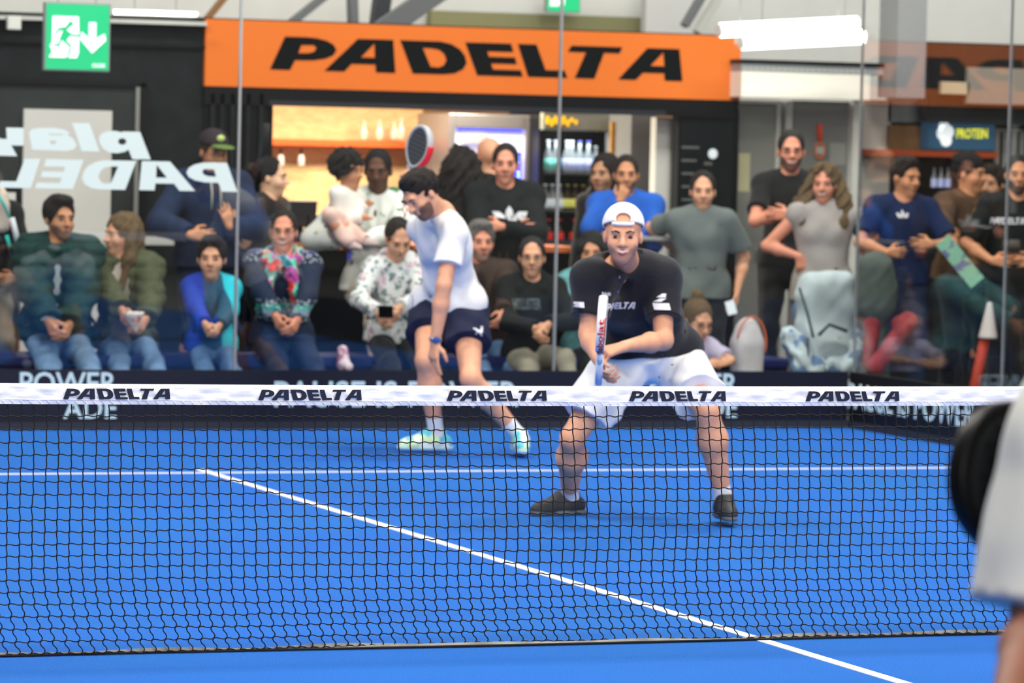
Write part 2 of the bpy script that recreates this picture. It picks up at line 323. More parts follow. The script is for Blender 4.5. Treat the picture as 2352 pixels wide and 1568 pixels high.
# ------------------------------------------------------------------ people
CF, CR = V(-.346, -.938, 0), V(.938, -.346, 0)      # towards the camera side / towards the viewer's right
def dirv(phi): return cos(rad(phi))*CF+sin(rad(phi))*CR
def ik(a, t, l1, l2, hint):
    d = t-a; L = np.linalg.norm(d); Lm = (l1+l2)*.995
    if L > Lm: t = a+d/L*Lm; L = Lm; d = t-a
    u = d/L; x = (l1*l1-l2*l2+L*L)/(2*L); hh = math.sqrt(max(l1*l1-x*x, 0)); p = nz(hint-u*(hint@u)); return a+u*x+p*hh, t
SK = {'fair': (224, 164, 132), 'pale': (230, 182, 152), 'tan': (202, 140, 104), 'olive': (190, 140, 108), 'dark': (92, 58, 42), 'brown': (126, 82, 64), 'rosy': (222, 148, 122)}
def skin(k): return mat('skin_'+k, SK[k], .55, spec=.35, var=.05, bscale=25)
def headbits(c, fd, ud, s, root, hair, skinm, h, o):
    """head frame prims + separate features; returns body prims"""
    f = nz(fd); l = nz(np.cross(ud, f)); u = np.cross(f, l); R = np.stack([l, f, u]); Q = lambda x, y, z: c+s*(x*l+y*f+z*u)
    E = lambda x, y, z, r, **k: ell(Q(x, y, z), V(*r)*s if np.ndim(r) else r*s, R, **k)
    pr = [E(0, -.014, .035, (.074, .094, .086), k=.0), E(0, .02, -.035, (.055, .068, .078), k=.03), E(0, .055, -.096, .021, k=.035), E(.03, .05, -.03, .032, k=.02), E(-.03, .05, -.03, .032, k=.02),
          cone(Q(-.032, .078, .022), Q(.032, .078, .022), .013*s, k=.02), E(.031, .098, -.002, .013, k=.012, op='-'), E(-.031, .098, -.002, .013, k=.012, op='-'),
          cone(Q(0, .086, .008), Q(0, .106, -.03), .009*s, .0135*s, k=.012), E(.013, .093, -.034, .009, k=.008), E(-.013, .093, -.034, .009, k=.008),
          cone(Q(-.017, .083, -.06), Q(.017, .083, -.06), .009*s, k=.008), E(.074, -.008, -.008, (.009, .016, .027), k=.006), E(-.074, -.008, -.008, (.009, .016, .027), k=.006)]
    for sd in (-1, 1):
        e = MB(root.location); e.ball(Q(sd*.031, .081, -.001), V(.0135, .0065, .0052)*s, 14, R); ob = e.build('eye', [mat('eye_white', (176, 160, 152), .3), mat('iris', (38, 26, 20), .2)], root, True)
        me = ob.data; ce = Q(sd*.031, .081, -.001)-V(*root.location)
        for p in me.polygons:
            if abs((V(*p.center)-ce)@l) < .0066*s: p.material_index = 1
        if o.get('brow', 1):
            MB(root.location).tube([Q(sd*.013, .093, .017), Q(sd*.03, .092, .024), Q(sd*.047, .08, .018)], [.0028*s, .0035*s, .002*s], 6).build('eyebrow', mat('brow_%s' % (hair[1] if hair else 'x'), HC.get(hair[1] if hair else 'dark')), root, True)
    if o.get('smile'):
        sm_x = ((-.034, .071, -.049), (-.019, .085, -.0585), (0, .0915, -.0625), (.019, .085, -.0585), (.034, .071, -.049))
        MB(root.location).tube([Q(*q) for q in sm_x], [.0015*s, .0048*s, .006*s, .0048*s, .0015*s], 8).build('teeth', mat('teeth', (226, 216, 206), .3), root, True)
        for dz, rr_ in ((-.0085, .0042), (.0065, .003)):
            MB(root.location).tube([Q(x, y, z+dz*(1-abs(x)/.036)) for x, y, z in sm_x], [.002*s, rr_*.9*s, rr_*s, rr_*.9*s, .002*s], 8).build('lip', mat('lip', (186, 92, 84), .5), root, True)
    else:
        MB(root.location).tube([Q(-.024, .08, -.059), Q(0, .0915, -.061), Q(.024, .08, -.059)], [.003*s, .0065*s, .003*s], 8).build('lip', mat('lip_dark' if o.get('sk') == 'dark' else 'lip2', (80, 45, 40) if o.get('sk') == 'dark' else (176, 98, 90), .5), root, True)
    if o.get('beard'):
        bm = mat('beard_%s' % o['beard'][0], o['beard'][1], .9, bump=.5, bscale=300); t = o['beard'][2] if len(o['beard']) > 2 else .003
        bp = [E(0, .02, -.035, (.058+t, .068+t, .078+t), k=0), E(0, .055, -.094, .022+t, k=.035), E(.03, .05, -.03, .03+t, k=.02), E(-.03, .05, -.03, .03+t, k=.02), E(0, -.014, .035, (.074+t*.5, .09, .086), k=.01),
              cut(u, Q(0, 0, -.028)), cut(-f, Q(0, -.005, 0)), E(0, .11, -.032, (.05, .05, .022), k=.01, op='-'), E(0, .1, -.06, (.02, .03, .007), k=.004, op='-')]
        build_solid('beard', bp, h*.7, bm, root)
    if hair:
        st, hc = hair[0], hair[1]; hm = mat('hair_'+hc, HC[hc], .6, bump=1., bscale=140, var=.35); t = .012; nzf = snoise(.003, 120, 5)
        hp = [E(0, -.018, .042, (.074+t, .094+t, .086+t), k=0)]
        face = E(0, .09, -.03, (.068, .085, .102), k=.012, op='-'); low = cut(-u+f*.25, Q(0, -.03, -.055))
        if st == 'short': hp += [E(0, .05, .105, (.055, .045, .03), k=.03), face, low]
        elif st == 'crop': hp = [E(0, -.016, .038, (.078, .098, .092), k=0), face, E(0, .105, .04, (.062, .06, .06), k=.012, op='-'), low]; nzf = snoise(.0012, 150, 5)
        elif st == 'balding': hp = [E(0, -.02, .03, (.083, .1, .093), k=0), E(0, .09, .03, (.07, .1, .09), k=.01, op='-'), low]
        elif st == 'quiff': hp = [E(0, -.018, .042, (.081, .101, .094), k=0), E(0, .03, .106, (.05, .05, .024), k=.03), face, low]; nzf = snoise(.004, 90, 5)
        elif st == 'back': hp = [E(0, -.02, .04, (.08, .1, .093), k=0), E(0, .1, .0, (.064, .095, .105), k=.012, op='-'), low]+([E(0, -.13, .05, .04, k=.02)] if len(hair) < 3 else [cone(Q(0, -.11, .05), Q(hair[2]*.09, -.07, -.12), .035*s, .04*s, k=.02), cone(Q(hair[2]*.09, -.07, -.12), Q(hair[2]*.1, .03, -.24), .04*s, .02*s, k=.02)])
        elif st == 'topbun': hp = [E(0, -.02, .04, (.08, .1, .093), k=0), E(0, .1, -.02, (.066, .09, .1), k=.01, op='-'), low, E(0, -.05, .14, .035, k=.01)]
        elif st == 'curly':
            hp = [E(0, -.02, .05, (.105, .12, .11), k=0), E(0, .1, -.04, (.07, .1, .095), k=.012, op='-'), low]; nzf = snoise(.014, 80, 5)
        elif st in ('long', 'bigcurl'):
            big = 1.5 if st == 'bigcurl' else 1.; ln = hair[2] if len(hair) > 2 else .28
            hp += [face]
            for sd in (-1, 1):
                hp += [cone(Q(sd*.072, -.03, .03), Q(sd*.082*big, -.01, -.13), .026*s*big, .036*s*big, k=.03), cone(Q(sd*.082*big, -.01, -.13), Q(sd*.08*big, .035, -ln), .036*s*big, .02*s*big, k=.03)]
            hp += [cone(Q(0, -.08, 0), Q(0, -.09, -ln), .06*s*big, .055*s*big, k=.04)]; nzf = snoise(.014 if st == 'bigcurl' else .006, 60, 5)
        if o.get('cap'): hp.append(cut(u, Q(0, 0, .062)))
        build_solid('hair', hp, h*.9, hm, root, nzf)
    if o.get('glasses'):
        g = MB(root.location)
        for sd in (-1, 1):
            ring = [Q(sd*.033+.021*cos(a), .1, -.003+.016*sin(a)) for a in np.linspace(0, 2*pi, 13)]; g.tube(ring, .0016*s, 5, False); g.tube([Q(sd*.054, .1, .002), Q(sd*.078, .02, 0)], .0015*s, 5)
        g.tube([Q(-.012, .1, .0), Q(.012, .1, 0)], .0016*s, 5); g.build('glasses', mat('glasses_frame', (35, 30, 30), .3), root)
    return pr, Q, R
HC = {'dark': (30, 24, 22), 'black': (18, 16, 17), 'brown': (66, 46, 34), 'blond': (150, 122, 84), 'grey': (110, 106, 104), 'lightbrown': (120, 92, 66), 'darkblond': (105, 84, 58)}
def hand_prims(w, d, n, sd, curl=20, s=1., spread=6, thumb=1.):
    """wrist w, finger direction d, palm faces n, sd=+1 if the thumb lies towards cross(d, n)"""
    d = nz(d); n = nz(n-d*(n@d)); a = np.cross(d, n)*sd; pr = []; K = []
    for i, o in enumerate((.031, .0105, -.0105, -.031)):
        kn = w+s*(d*(.088-.004*abs(i-1))+a*o); K.append(kn); pr.append(cone(w+s*(d*.012+a*o*.5), kn, .0145*s, .0115*s, k=.014))
    L = ((.044, .026, .021), (.049, .03, .022), (.045, .028, .021), (.036, .021, .018)); rr = (.0088, .0092, .0086, .0076); cl = curl if np.ndim(curl) else (curl,)*4
    for i in range(4):
        p = K[i]; an = 0; dd = nz(d+a*math.tan(rad(spread))*(1.2, .35, -.4, -1.3)[i])
        for j in range(3):
            an += rad(cl[i]*(.9, 1.1, .7)[j]); q = p+s*L[i][j]*(dd*cos(an)+n*sin(an)); pr.append(cone(p, q, rr[i]*(1, .93, .86)[j]*s, rr[i]*(.93, .86, .75)[j]*s, k=.004)); p = q
    t0 = w+s*(d*.022+a*.026+n*.006); t1 = t0+s*.042*nz(a*.75*thumb+d*.75+n*.35); t2 = t1+s*.032*nz(a*.3*thumb+d+n*.45); t3 = t2+s*.022*nz(d+n*.6)
    pr += [cone(w+s*d*.012, t1, .015*s, .012*s, k=.012), cone(t1, t2, .0108*s, .0098*s, k=.005), cone(t2, t3, .0098*s, .0082*s, k=.004)]; return pr
def person(name, label, head, H=None, phi=0., hphi=None, pitch=0., roll=0., lean=4., side=0., seat=None, floor=0., arms=None, legs=None, wide=1., sk='fair', hair=('short', 'dark'), top=None, inner=None, bottom=None, shoe=(40, 40, 44), h=.009, hs=1., group=None, extra=None, joints=None, seed=1, neck=.0, bust=0, **o):
    head = V(*head); hphi = phi if hphi is None else hphi
    if H is None: H = (head[2]-floor)/.935
    F = dirv(phi); U = V(0, 0, 1); L = np.cross(U, F); s = H/1.78; hs = 1.11*hs*min(1.02, .55+.45*s)
    J = {}; sp = nz(U*cos(rad(lean))*cos(rad(side))+F*sin(rad(lean))+L*sin(rad(side)))
    hf = dirv(hphi); hl = np.cross(U, hf); hu = nz(cos(rad(pitch))*U-sin(rad(pitch))*hf); hfd = nz(cos(rad(pitch))*hf+sin(rad(pitch))*U)
    if roll: hu = nz(hu*cos(rad(roll))+hl*sin(rad(roll)))
    J['neck'] = head-hu*.108*hs-hfd*.02-sp*(.035+neck)*s
    J['pelvis'] = J['neck']-sp*.315*H
    w = .094*H*(wide*.6+.4)
    if joints: J.update(joints)
    sp = nz(J['neck']-J['pelvis'])
    SL = J.get('sl', L); SL = nz(SL-sp*(SL@sp)); SF = np.cross(SL, sp)
    HL = J.get('hl', L); HL = nz(HL-sp*(HL@sp)*.5); HF = nz(np.cross(HL, sp))
    for sd, k in ((1, 'L'), (-1, 'R')):
        J.setdefault('sh'+k, J['neck']-sp*.034*H+SL*sd*w); J.setdefault('hip'+k, J['pelvis']+HL*sd*.052*H-sp*.01*H)
    root = empty(name, (J['pelvis'][0], J['pelvis'][1], floor), label, 'person', group)
    sm = skin(sk); o['sk'] = sk
    hp, Q, HR = headbits(head, hfd, hu, hs, root, hair, sm, min(h, .008), o)
    P, N = J['pelvis'], J['neck']; T = lambda t, fw=0.: P+(N-P)*t+SF*fw
    RS = np.stack([SL, SF, sp]); RH = np.stack([HL, HF, np.cross(HL, HF)]); a1, a2 = .186*H, .155*H
    def torso(t, k=.07):
        q = [ell(P, (.155*wide*s+t, .105*wide*s+t, .115*s+t), RH, k=0), ell(T(.32, -.0), (.132*wide*s+t, .098*wide*s+t, .17*s+t), RS, k=k), ell(T(.68, .0), (.14*wide*s+t, .11*wide*s+t, .185*s+t), RS, k=k)]
        for kk in 'LR': q += [cone(N-sp*.005*s, N*.5+J['sh'+kk]*.5-sp*.0, .045*s+t*.6, .05*s+t, k=.04*s), cone(N-sp*.03*s, J['sh'+kk], .045*s+t, .05*s*(.5+.5*wide)+t, k=.05*s), cone(J['sh'+kk], T(.62)+(J['sh'+kk]-T(.9))*.55, .045*s+t, .05*s+t, k=.06*s)]
        if bust:
            for sd in (-1, 1): q.append(ell(T(.66, .085*s)+SL*sd*.06*s, .05*s*bust+t*.5, k=.05))
        return q
    body = list(hp)+[cone(head-hu*.05*hs-hfd*.012, N-sp*.01, .052*s*(.6+.4*wide), .06*s*(.6+.4*wide), k=.03)]+[(*q[:2], max(q[2], .03), *q[3:]) for q in torso(0)]
    ARM = {}; LEG = {}
    for k, sd in (('L', 1), ('R', -1)):
        A = dict((arms or {}).get(k, {})); shp = J['sh'+k]; loc = lambda v: v[0]*L*sd+v[1]*F+v[2]*U
        d = nz(loc(A.get('d', (0, .15, -1)))); n = loc(A.get('n', (-1, 0, 0))); hand = V(*A['h']) if 'h' in A else shp+loc((.07, .02, -.385*H/s*s)) ; tgt = hand-d*.07*s
        if 'elbow' in A: el = V(*A['elbow']); wr = tgt
        else: el, wr = ik(shp, tgt, a1, a2, loc(A.get('e', (.35, -1, -.2))))
        m = wide*.5+.5
        ARM[k] = (shp, el, wr, d)
        body += [cone(shp, el, .05*s*m, .038*s*m, k=.03), cone(el, el+(wr-el)*.35, .038*s*m, .04*s*m, k=.02), cone(el+(wr-el)*.35, wr, .04*s*m, .026*s, k=.02)]

        body += hand_prims(wr, d, n, A.get('t', -1 if sd > 0 else 1), A.get('c', 18), s*.98, A.get('s', 5), A.get('th', 1.))
    for k, sd in (('L', 1), ('R', -1)):
        G_ = dict((legs or {}).get(k, {})); hp_ = J['hip'+k]; l1, l2 = .245*H, .25*H
        an = V(*G_['a']) if 'a' in G_ else V(hp_[0], hp_[1], floor+.075*s)+L*sd*.04+F*.02
        kn, an = ik(hp_, an, l1, l2, G_['k'] if 'k' in G_ else F+L*sd*.1)
        fd = nz(G_.get('f', dirv(phi+sd*12))); LEG[k] = (hp_, kn, an, fd); m = wide*o.get('legw', 1.)
        bk = -nz(np.cross(np.cross(an-kn, fd), an-kn)) if True else 0
        body += [cone(hp_, kn, .082*s*m, .052*s, k=.04), cone(kn, kn+(an-kn)*.32, .05*s, .052*s*m, k=.03), ell(kn+(an-kn)*.3-fd*.018*s, .045*s*m, k=.03), cone(kn+(an-kn)*.32, an, .05*s*m, .034*s, k=.03),
                 cone(an-fd*.03*s-U*.03*s, an+fd*.1*s-U*.045*s, .03*s, .026*s, k=.03), cone(an+fd*.1*s-U*.045*s, an+fd*.15*s-U*.052*s, .028*s, .02*s, k=.02)]
    bm = build_solid('body', body, h, sm, root)
    # clothes
    def topmesh(nm, T_, extra_sub=()):
        t = T_.get('t', .014); kind = T_.get('k', 'long'); pr = torso(t); lo_ = T_.get('hem', .0); hemp = P-sp*(lo_+.03)*s
        if T_.get('flare', 1): pr.append(cone(T(.25), P-sp*(lo_+.06)*s, .10*wide*s+t, .125*wide*s+t, k=.06, clip=()))
        for k in 'LR': pr.append(cone(J['hip'+k]+sp*.04*s, J['hip'+k]-sp*(.0+lo_)*s, .09*s*wide+t, .092*s*wide+t+.004, k=.05))
        for k in 'LR':
            shp, el, wr, d = ARM[k]; m = wide*.5+.5
            if kind in ('long', 'jacket'):
                ce = wr+(el-wr)*T_.get('cuff', .02); u_ = nz(wr-el); cl = ((u_, float(u_@ce)),)
                pr += [cone(shp, el, .053*s*m+t, .044*s*m+t, k=.03), cone(el, wr+u_*.02, .043*s*m+t, .03*s+t, k=.02, clip=cl)]
            elif kind == 'tee':
                fr = T_.get('sl', .62); u_ = nz(el-shp); ce = shp+(el-shp)*fr; cl = ((u_, float(u_@ce)),)
                pr += [cone(shp, shp+(el-shp)*(fr+.25), .05*s*m+t, .054*s*m+t, k=.03, clip=cl)]
        if T_.get('hood'):
            r = .045*s; pts = [N+SL*.085*s+SF*.075*s-sp*.05*s, N+SL*.1*s-SF*.0+sp*.01, N+SL*.06*s-SF*.085*s+sp*.02, N-SL*.06*s-SF*.085*s+sp*.02, N-SL*.1*s+sp*.01, N-SL*.085*s+SF*.075*s-sp*.05*s]
            for a, b in zip(pts[:-1], pts[1:]): pr.append(cone(a, b, r, r, k=.02))
        if T_.get('turtle'): pr.append(cone(N-sp*.02, N+sp*.055*s, .075*s, .064*s, k=.02, clip=((sp, float(sp@(N+sp*.055*s))),)))
        pr.append(('p', (-sp, float(-sp@hemp)), 0, 'x', ()))
        if T_.get('zcut'): pr.append(cut(-U, V(0, 0, T_['zcut'])))
        if T_.get('neck', 1) and not T_.get('turtle'): pr.append(cone(N+sp*.045*s+SF*.04*s, N+sp*.2*s+SF*.05, .06*s, .09*s, k=.01, op='-'))
        if T_.get('v'): pr.append(cone(N+SF*.14*s, N-sp*T_['v']*s+SF*.16*s, .05*s, .012*s, k=.01, op='-'))
        if T_.get('open') is not None:
            r0, r1 = T_['open']; pr.append(cone(N+SF*.15*s, P+SF*.2*s-sp*.2*s, r0*s+.03, r1*s+.05, k=.01, op='-'))
        return build_solid(nm, pr, h, T_['m'], root, snoise(T_.get('fold', .005), T_.get('ff', 22), seed)) if not T_.get('puff') else build_solid(nm, pr, h, T_['m'], root, lambda Pp: -.010*np.abs(np.sin(Pp[..., 2]*pi/.075))+snoise(.004, 25, seed)(Pp))
    if inner: topmesh(inner.get('name', 'shirt'), inner)
    if top: topmesh(top.get('name', 'shirt'), top)
    if bottom:
        t = bottom.get('t', .014); kind = bottom.get('k', 'long'); wst = P+sp*.09*s; wc = ((sp, float(sp@wst)),); pr = [ell(P, (.155*wide*s+t, .108*wide*s+t, .12*s+t), RH, k=0, clip=wc), cone(P, wst+sp*.05, .12*wide*s+t, .115*wide*s+t, k=.03, clip=wc), ell(P-sp*.07*s, (.12*wide*s+t, .09*wide*s+t, .085*s), RH, k=.05)]
        for k in 'LR':
            hp_, kn, an, fd = LEG[k]; u_ = nz(kn-hp_)
            if kind == 'shorts':
                fr = bottom.get('l', .72); ce = hp_+(kn-hp_)*fr; cl = ((u_, float(u_@ce)),); pr += [cone(hp_, hp_+(kn-hp_)*(fr+.3), .09*s*wide+t, bottom.get('fl', .095)*s+t, k=.04, clip=cl)]
            else:
                v_ = nz(an-kn); cl = ((v_, float(v_@(an-v_*.0))),); pr += [cone(hp_, kn, .084*s*wide+t, .056*s+t, k=.04), cone(kn, an+v_*.04, .055*s+t, .042*s+t*bottom.get('cuff', 1.2), k=.03, clip=cl)]
        build_solid(bottom.get('name', 'trousers' if kind != 'shorts' else 'shorts'), pr, h, bottom['m'], root, snoise(bottom.get('fold', .005), 24, seed+3))
    if shoe is not None:
        for k in 'LR':
            hp_, kn, an, fd = LEG[k]; up = V(0, 0, 1); sd_ = nz(np.cross(up, fd)); R3 = np.stack([sd_, fd, up]); z0 = an[2]-.075*s
            if o.get('sock'):
                v_ = nz(kn-an); build_solid('sock', [cone(an-v_*.03, an+v_*o['sock'][1], .04*s, .043*s, k=.01, clip=((v_, float(v_@(an+v_*(o['sock'][1]-.01)))),)), cone(an, an+fd*.06-up*.04*s, .04*s, .034*s, k=.02)], h*.8, mat('sock', o['sock'][0], .9), root)
            base = V(an[0], an[1], z0)
            pr = [cone(base-fd*.045*s+up*.042*s, base+fd*.03*s+up*.045*s, .04*s, .042*s, k=.02), cone(base+fd*.03*s+up*.04*s, base+fd*.15*s+up*.03*s, .045*s, .036*s, k=.03), cone(base+fd*.12*s+up*.03*s, base+fd*.185*s+up*.026*s, .042*s, .028*s, k=.02), cone(base+up*.05*s, an+up*.015*s-fd*.01, .043*s, .04*s, k=.02), cone(base+fd*.085*s+up*.055*s, an+up*.02*s+fd*.02*s, .034*s, .04*s, k=.02), cut(-up, base+up*.012*s), cut(up, an+up*.035*s)]
            so = [cone(base-fd*.05*s+up*.02*s, base+fd*.05*s+up*.018*s, .044*s, .042*s, k=.0), cone(base+fd*.05*s+up*.018*s, base+fd*.185*s+up*.02*s, .048*s, .034*s, k=.02), cut(-up, base+up*.001), cut(up, base+up*.02*s)]
            sh = build_solid('shoe', pr, h*.75, mat('shoe_%d_%d_%d' % tuple(shoe), shoe, .6) if not o.get('shoem') else o['shoem'], root)
            p, q = solid(so, h*.75); link_mesh('sole', p-V(*root.location), q, mat('sole_%d' % o.get('sole', (90, 90, 90))[0], o.get('sole', (90, 90, 90)), .7), sh, True)
            if o.get('laces'):
                lc = MB(root.location)
                for j in range(4): c = base+fd*(.035+.025*j)*s+up*(.085-.008*j)*s; lc.tube([c-sd_*.022*s, c+up*.004, c+sd_*.022*s], .0025, 5)
                lc.build('laces', mat('laces', o['laces'], .8), sh)
    if extra: extra(root, dict(J=J, N=N, P=P, sp=sp, SL=SL, SF=SF, HL=HL, HF=HF, T=T, ARM=ARM, LEG=LEG, Q=Q, HR=HR, s=s, wide=wide, hs=hs))
    return root

# ------------------------------------------------------------------ floor, court, glass
turf = mat('blue_turf', (38, 108, 214), .95, bump=.6, bscale=420, spec=.1)
nt = turf.node_tree; b = nt.nodes['Principled BSDF']; tc = nt.nodes.new('ShaderNodeTexCoord')
n1 = nt.nodes.new('ShaderNodeTexNoise'); n1.inputs['Scale'].default_value = 260; n1.inputs['Detail'].default_value = 6; nt.links.new(tc.outputs['Object'], n1.inputs['Vector'])
n2 = nt.nodes.new('ShaderNodeTexNoise'); n2.inputs['Scale'].default_value = .7; n2.inputs['Detail'].default_value = 3; nt.links.new(tc.outputs['Object'], n2.inputs['Vector'])
r1 = nt.nodes.new('ShaderNodeValToRGB'); r1.color_ramp.elements[0].position = .3; r1.color_ramp.elements[1].position = .72
r1.color_ramp.elements[0].color = (*s2l((20, 84, 186)), 1); r1.color_ramp.elements[1].color = (*s2l((62, 137, 228)), 1); nt.links.new(n1.outputs['Fac'], r1.inputs['Fac'])
mx = nt.nodes.new('ShaderNodeMixRGB'); mx.blend_type = 'MULTIPLY'; mx.inputs['Fac'].default_value = .25; nt.links.new(r1.outputs['Color'], mx.inputs['Color1']); nt.links.new(n2.outputs['Color'], mx.inputs['Color2']); nt.links.new(mx.outputs['Color'], b.inputs['Base Color'])
MB().box((-5, -10, -.1), (5, 10, 0)).build('floor', turf)['kind'] = 'structure'
hf = mat('hall_concrete', (92, 92, 92), .7, var=.1, bscale=5)
for k, bx in enumerate([((-14, -18, -.1), (-5.02, 18, -.002)), ((5.02, -18, -.1), (16, 18, -.002)), ((-5.02, 10.02, -.1), (5.02, 18, -.002)), ((-5.02, -18, -.1), (5.02, -10.02, -.002))]):
    MB().box(*bx).build('floor_hall', hf)['kind'] = 'structure'
wl = mat('line_paint', (226, 232, 240), .9, bump=.4, bscale=300)
tag(MB().box((-5, 6.95, 0), (5, 7.0, .002)).build('service_line', wl), 'white service line painted across the blue court behind the players', 'court line', kind='structure')
tag(MB().box((-.025, -7.2, 0), (.025, 7.18, .0025)).build('center_line', wl), 'white centre line running diagonally under the net on the blue court', 'court line', kind='structure')
seal = mat('clear_seal', (160, 162, 162), .25, metal=.4)
def pane(name, a, b, label, seal_at=None):
    r = empty(name, ((a[0]+b[0])/2, (a[1]+b[1])/2, 0), label, 'glass panel', 'glass wall panels of the court'); r['kind'] = 'structure'
    MB(r.location).box(a, b).build('glass', GLASS, r)
    if seal_at: MB(r.location).box(*seal_at).build('edge_seal', seal, r)
lbl = ['far left', 'second', 'lettered', 'middle', 'right']
txt = ['clear back-wall glass panel farthest from the corner of the court', 'clear back-wall glass panel behind the left end of the net', 'back-wall glass panel carrying the mirrored white lettering', 'back-wall glass panel behind the player in the white shirt', 'back-wall glass panel behind the player in the black polo']
for i in range(5):
    x0 = -5+2*i+.006; x1 = x0+1.988
    pane('window_%d' % (i+1), (x0, 9.99, .02), (x1, 10.002, 3.0), txt[i], ((x1+.0, 9.985, .0), (x1+.014, 10.007, 3.0)) if i < 4 else None)
for i, y1 in enumerate((10, 8, 6)):
    pane('window_%d' % (i+6), (4.99, y1-1.994, .02), (5.002, y1-.006, 3.0), ('side-wall glass panel next to the corner of the court', 'side-wall glass panel at the edge of the picture', 'side-wall glass panel nearest the net')[i], ((4.988, y1-.004, 0), (5.004, y1+.004, 3.)))
# banners along the foot of the glass
blk = mat('banner_navy', (10, 15, 34), .55); wtx = mat('banner_print', (188, 214, 222), .6)
bn = empty('banner', (0, 9.95, 0), 'dark navy sponsor banner along the foot of the back glass wall', 'banner')
MB(bn.location).box((-5, 9.94, .045), (4.93, 9.965, .347)).build('banner_cloth', blk, bn)
MB(bn.location).box((-5, 9.93, 0), (4.93, 9.97, .045)).build('bottom_strip', mat('banner_strip', (40, 44, 54), .7), bn)
def btext(s, x0, x1, z0, z1, off=.02, par=bn):
    place(text_mesh(s, .002, off), 'lettering', wtx, V(x0, 9.937, z0)-V(*par.location), V(x1-x0, 0, 0), V(0, 0, z1-z0), par, n=V(0, -1, 0))
def px_x(px, py=900): return W(px, py, 9.94)[0]
for x0 in (45, 1492):
    sh = x0-45
    a, b_ = px_x(45+sh), px_x(268+sh*.985); btext('POWER', a, b_, .205, .335, .012); btext('ADE', a+(b_-a)*.45, b_, .065, .185, .012)
btext('PAUSE IS POWER', px_x(630), px_x(1190), .13, .285, .01)
sbn = empty('banner', (4.94, 8, 0), 'black sponsor banner along the foot of the side glass wall', 'banner')
MB(sbn.location).box((4.935, -4, .045), (4.965, 9.93, .347)).build('banner_cloth', mat('banner_black', (12, 13, 16), .55), sbn)
MB(sbn.location).box((4.93, -4, 0), (4.97, 9.93, .045)).build('bottom_strip', MATS['banner_strip'], sbn)
place(text_mesh('PAUSE IS POWER', .002, .02), 'lettering', wtx, V(4.933, 9.95, .12)-V(*sbn.location), V(0, -1.75, 0), V(0, 0, .16), sbn, n=V(-1, 0, 0))
# mirrored lettering on the glass (it is meant to be read from outside)
gw = mat('window_print', (214, 228, 220), .6)
gl = empty('window_lettering', (0, 9.985, 1.4), 'white mirrored play padel lettering stuck on the glass wall', 'lettering')
a = W(545, 436, 9.985); b_ = W(-233, 436, 9.985); t_ = W(300, 369, 9.985); q_ = W(300, 436, 9.985)
place(WORDMARK, 'lettering', gw, V(a[0], 9.983, q_[2])-V(*gl.location), V(b_[0]-a[0], 0, 0), V(0, 0, t_[2]-q_[2]), gl, n=V(0, -1, 0))
_p = [[(320,298),(346,363.5),(303,363.5),(294,341),(285,346.5),(268,350.5),(250,349),(235,340),(227,327),(225,315),(230,305),(243,299),(262,297),(277,300),(281,298)], [(289,322),(286,328),(279,330),(272,328),(269,322),(272,316),(279,314),(286,316)], [(162.6,280.5),(202.4,280.5),(227,347),(185.5,347)],
 [(121,293),(146,297),(159,305),(150,308),(166,318),(174,333),(168,343),(150,347.5),(72,346),(64,306),(72,297),(90,294)], [(108,307),(148,308),(138,310.5),(110,310)], [(111,324),(128,324),(124,332),(115,332)], [(52,295),(52,337),(24,337),(38,362),(-8,362),(-20,340),(-40,330),(-60,295),(-22,295),(-12,315),(0,322),(14,322),(12,295)]]
pl = outline_mesh([[((346-x)/406, (363.5-y)/83) for x, y in q] for q in _p])
a = W(346, 363, 9.985); b_ = W(-60, 363, 9.985); t_ = W(200, 283, 9.985); q_ = W(200, 363, 9.985)
place(pl, 'lettering', gw, V(a[0], 9.983, q_[2])-V(*gl.location), V(b_[0]-a[0], 0, 0), V(0, 0, t_[2]-q_[2]), gl, n=V(0, -1, 0))

# ------------------------------------------------------------------ net
net = empty('padel_net', (0, 0, 0), 'black knotted padel net with a printed white top band across the court', 'net')
def ztop(x): return .886+.0012*x*x
def tubes_np(lines, r, n=5):
    """lines (M,K,3) -> one mesh of thin cords"""
    M_, K, _ = lines.shape; t = np.gradient(lines, axis=1); t /= np.linalg.norm(t, axis=2, keepdims=True)+1e-9; ref = V(0, 1, 0); a = np.cross(t, ref); a /= np.linalg.norm(a, axis=2, keepdims=True)+1e-9; b = np.cross(t, a)
    ang = np.arange(n)*2*pi/n; v = lines[:, :, None, :]+r*(np.cos(ang)[None, None, :, None]*a[:, :, None, :]+np.sin(ang)[None, None, :, None]*b[:, :, None, :])
    base = np.arange(M_*K).reshape(M_, K)*n; k = np.arange(n); k2 = (k+1) % n
    q = np.stack([base[:, :-1, None]+k, base[:, :-1, None]+k2, base[:, 1:, None]+k2, base[:, 1:, None]+k], -1).reshape(-1, 4); return v.reshape(-1, 3), q
CELL = .0418; nc = int(9.9/CELL); nr = 20; r_ = np.random.default_rng(3)
X0 = -4.95+np.arange(nc+1)*CELL; node = np.zeros((nc+1, nr+1, 3))
for j in range(nr+1):
    tz = j/nr; z = .83-(.83-.013)*(tz**.97 if j else 0); dz = max(0, (tz-.68)/.32)
    node[:, j, 0] = X0+.0035*np.sin(X0*1.9+j*.33)+.045*dz**1.5+.003*j/nr; node[:, j, 2] = z+.003*np.sin(X0*2.3+j*.5)-.004*((np.arange(nc+1)+j) % 2)*0
    node[:, j, 1] = .01*np.sin(X0*1.3)*sin(pi*tz)-.03*sin(pi*tz)
node += r_.normal(0, .0011, node.shape)
K = 6; tt = np.linspace(0, 1, K)
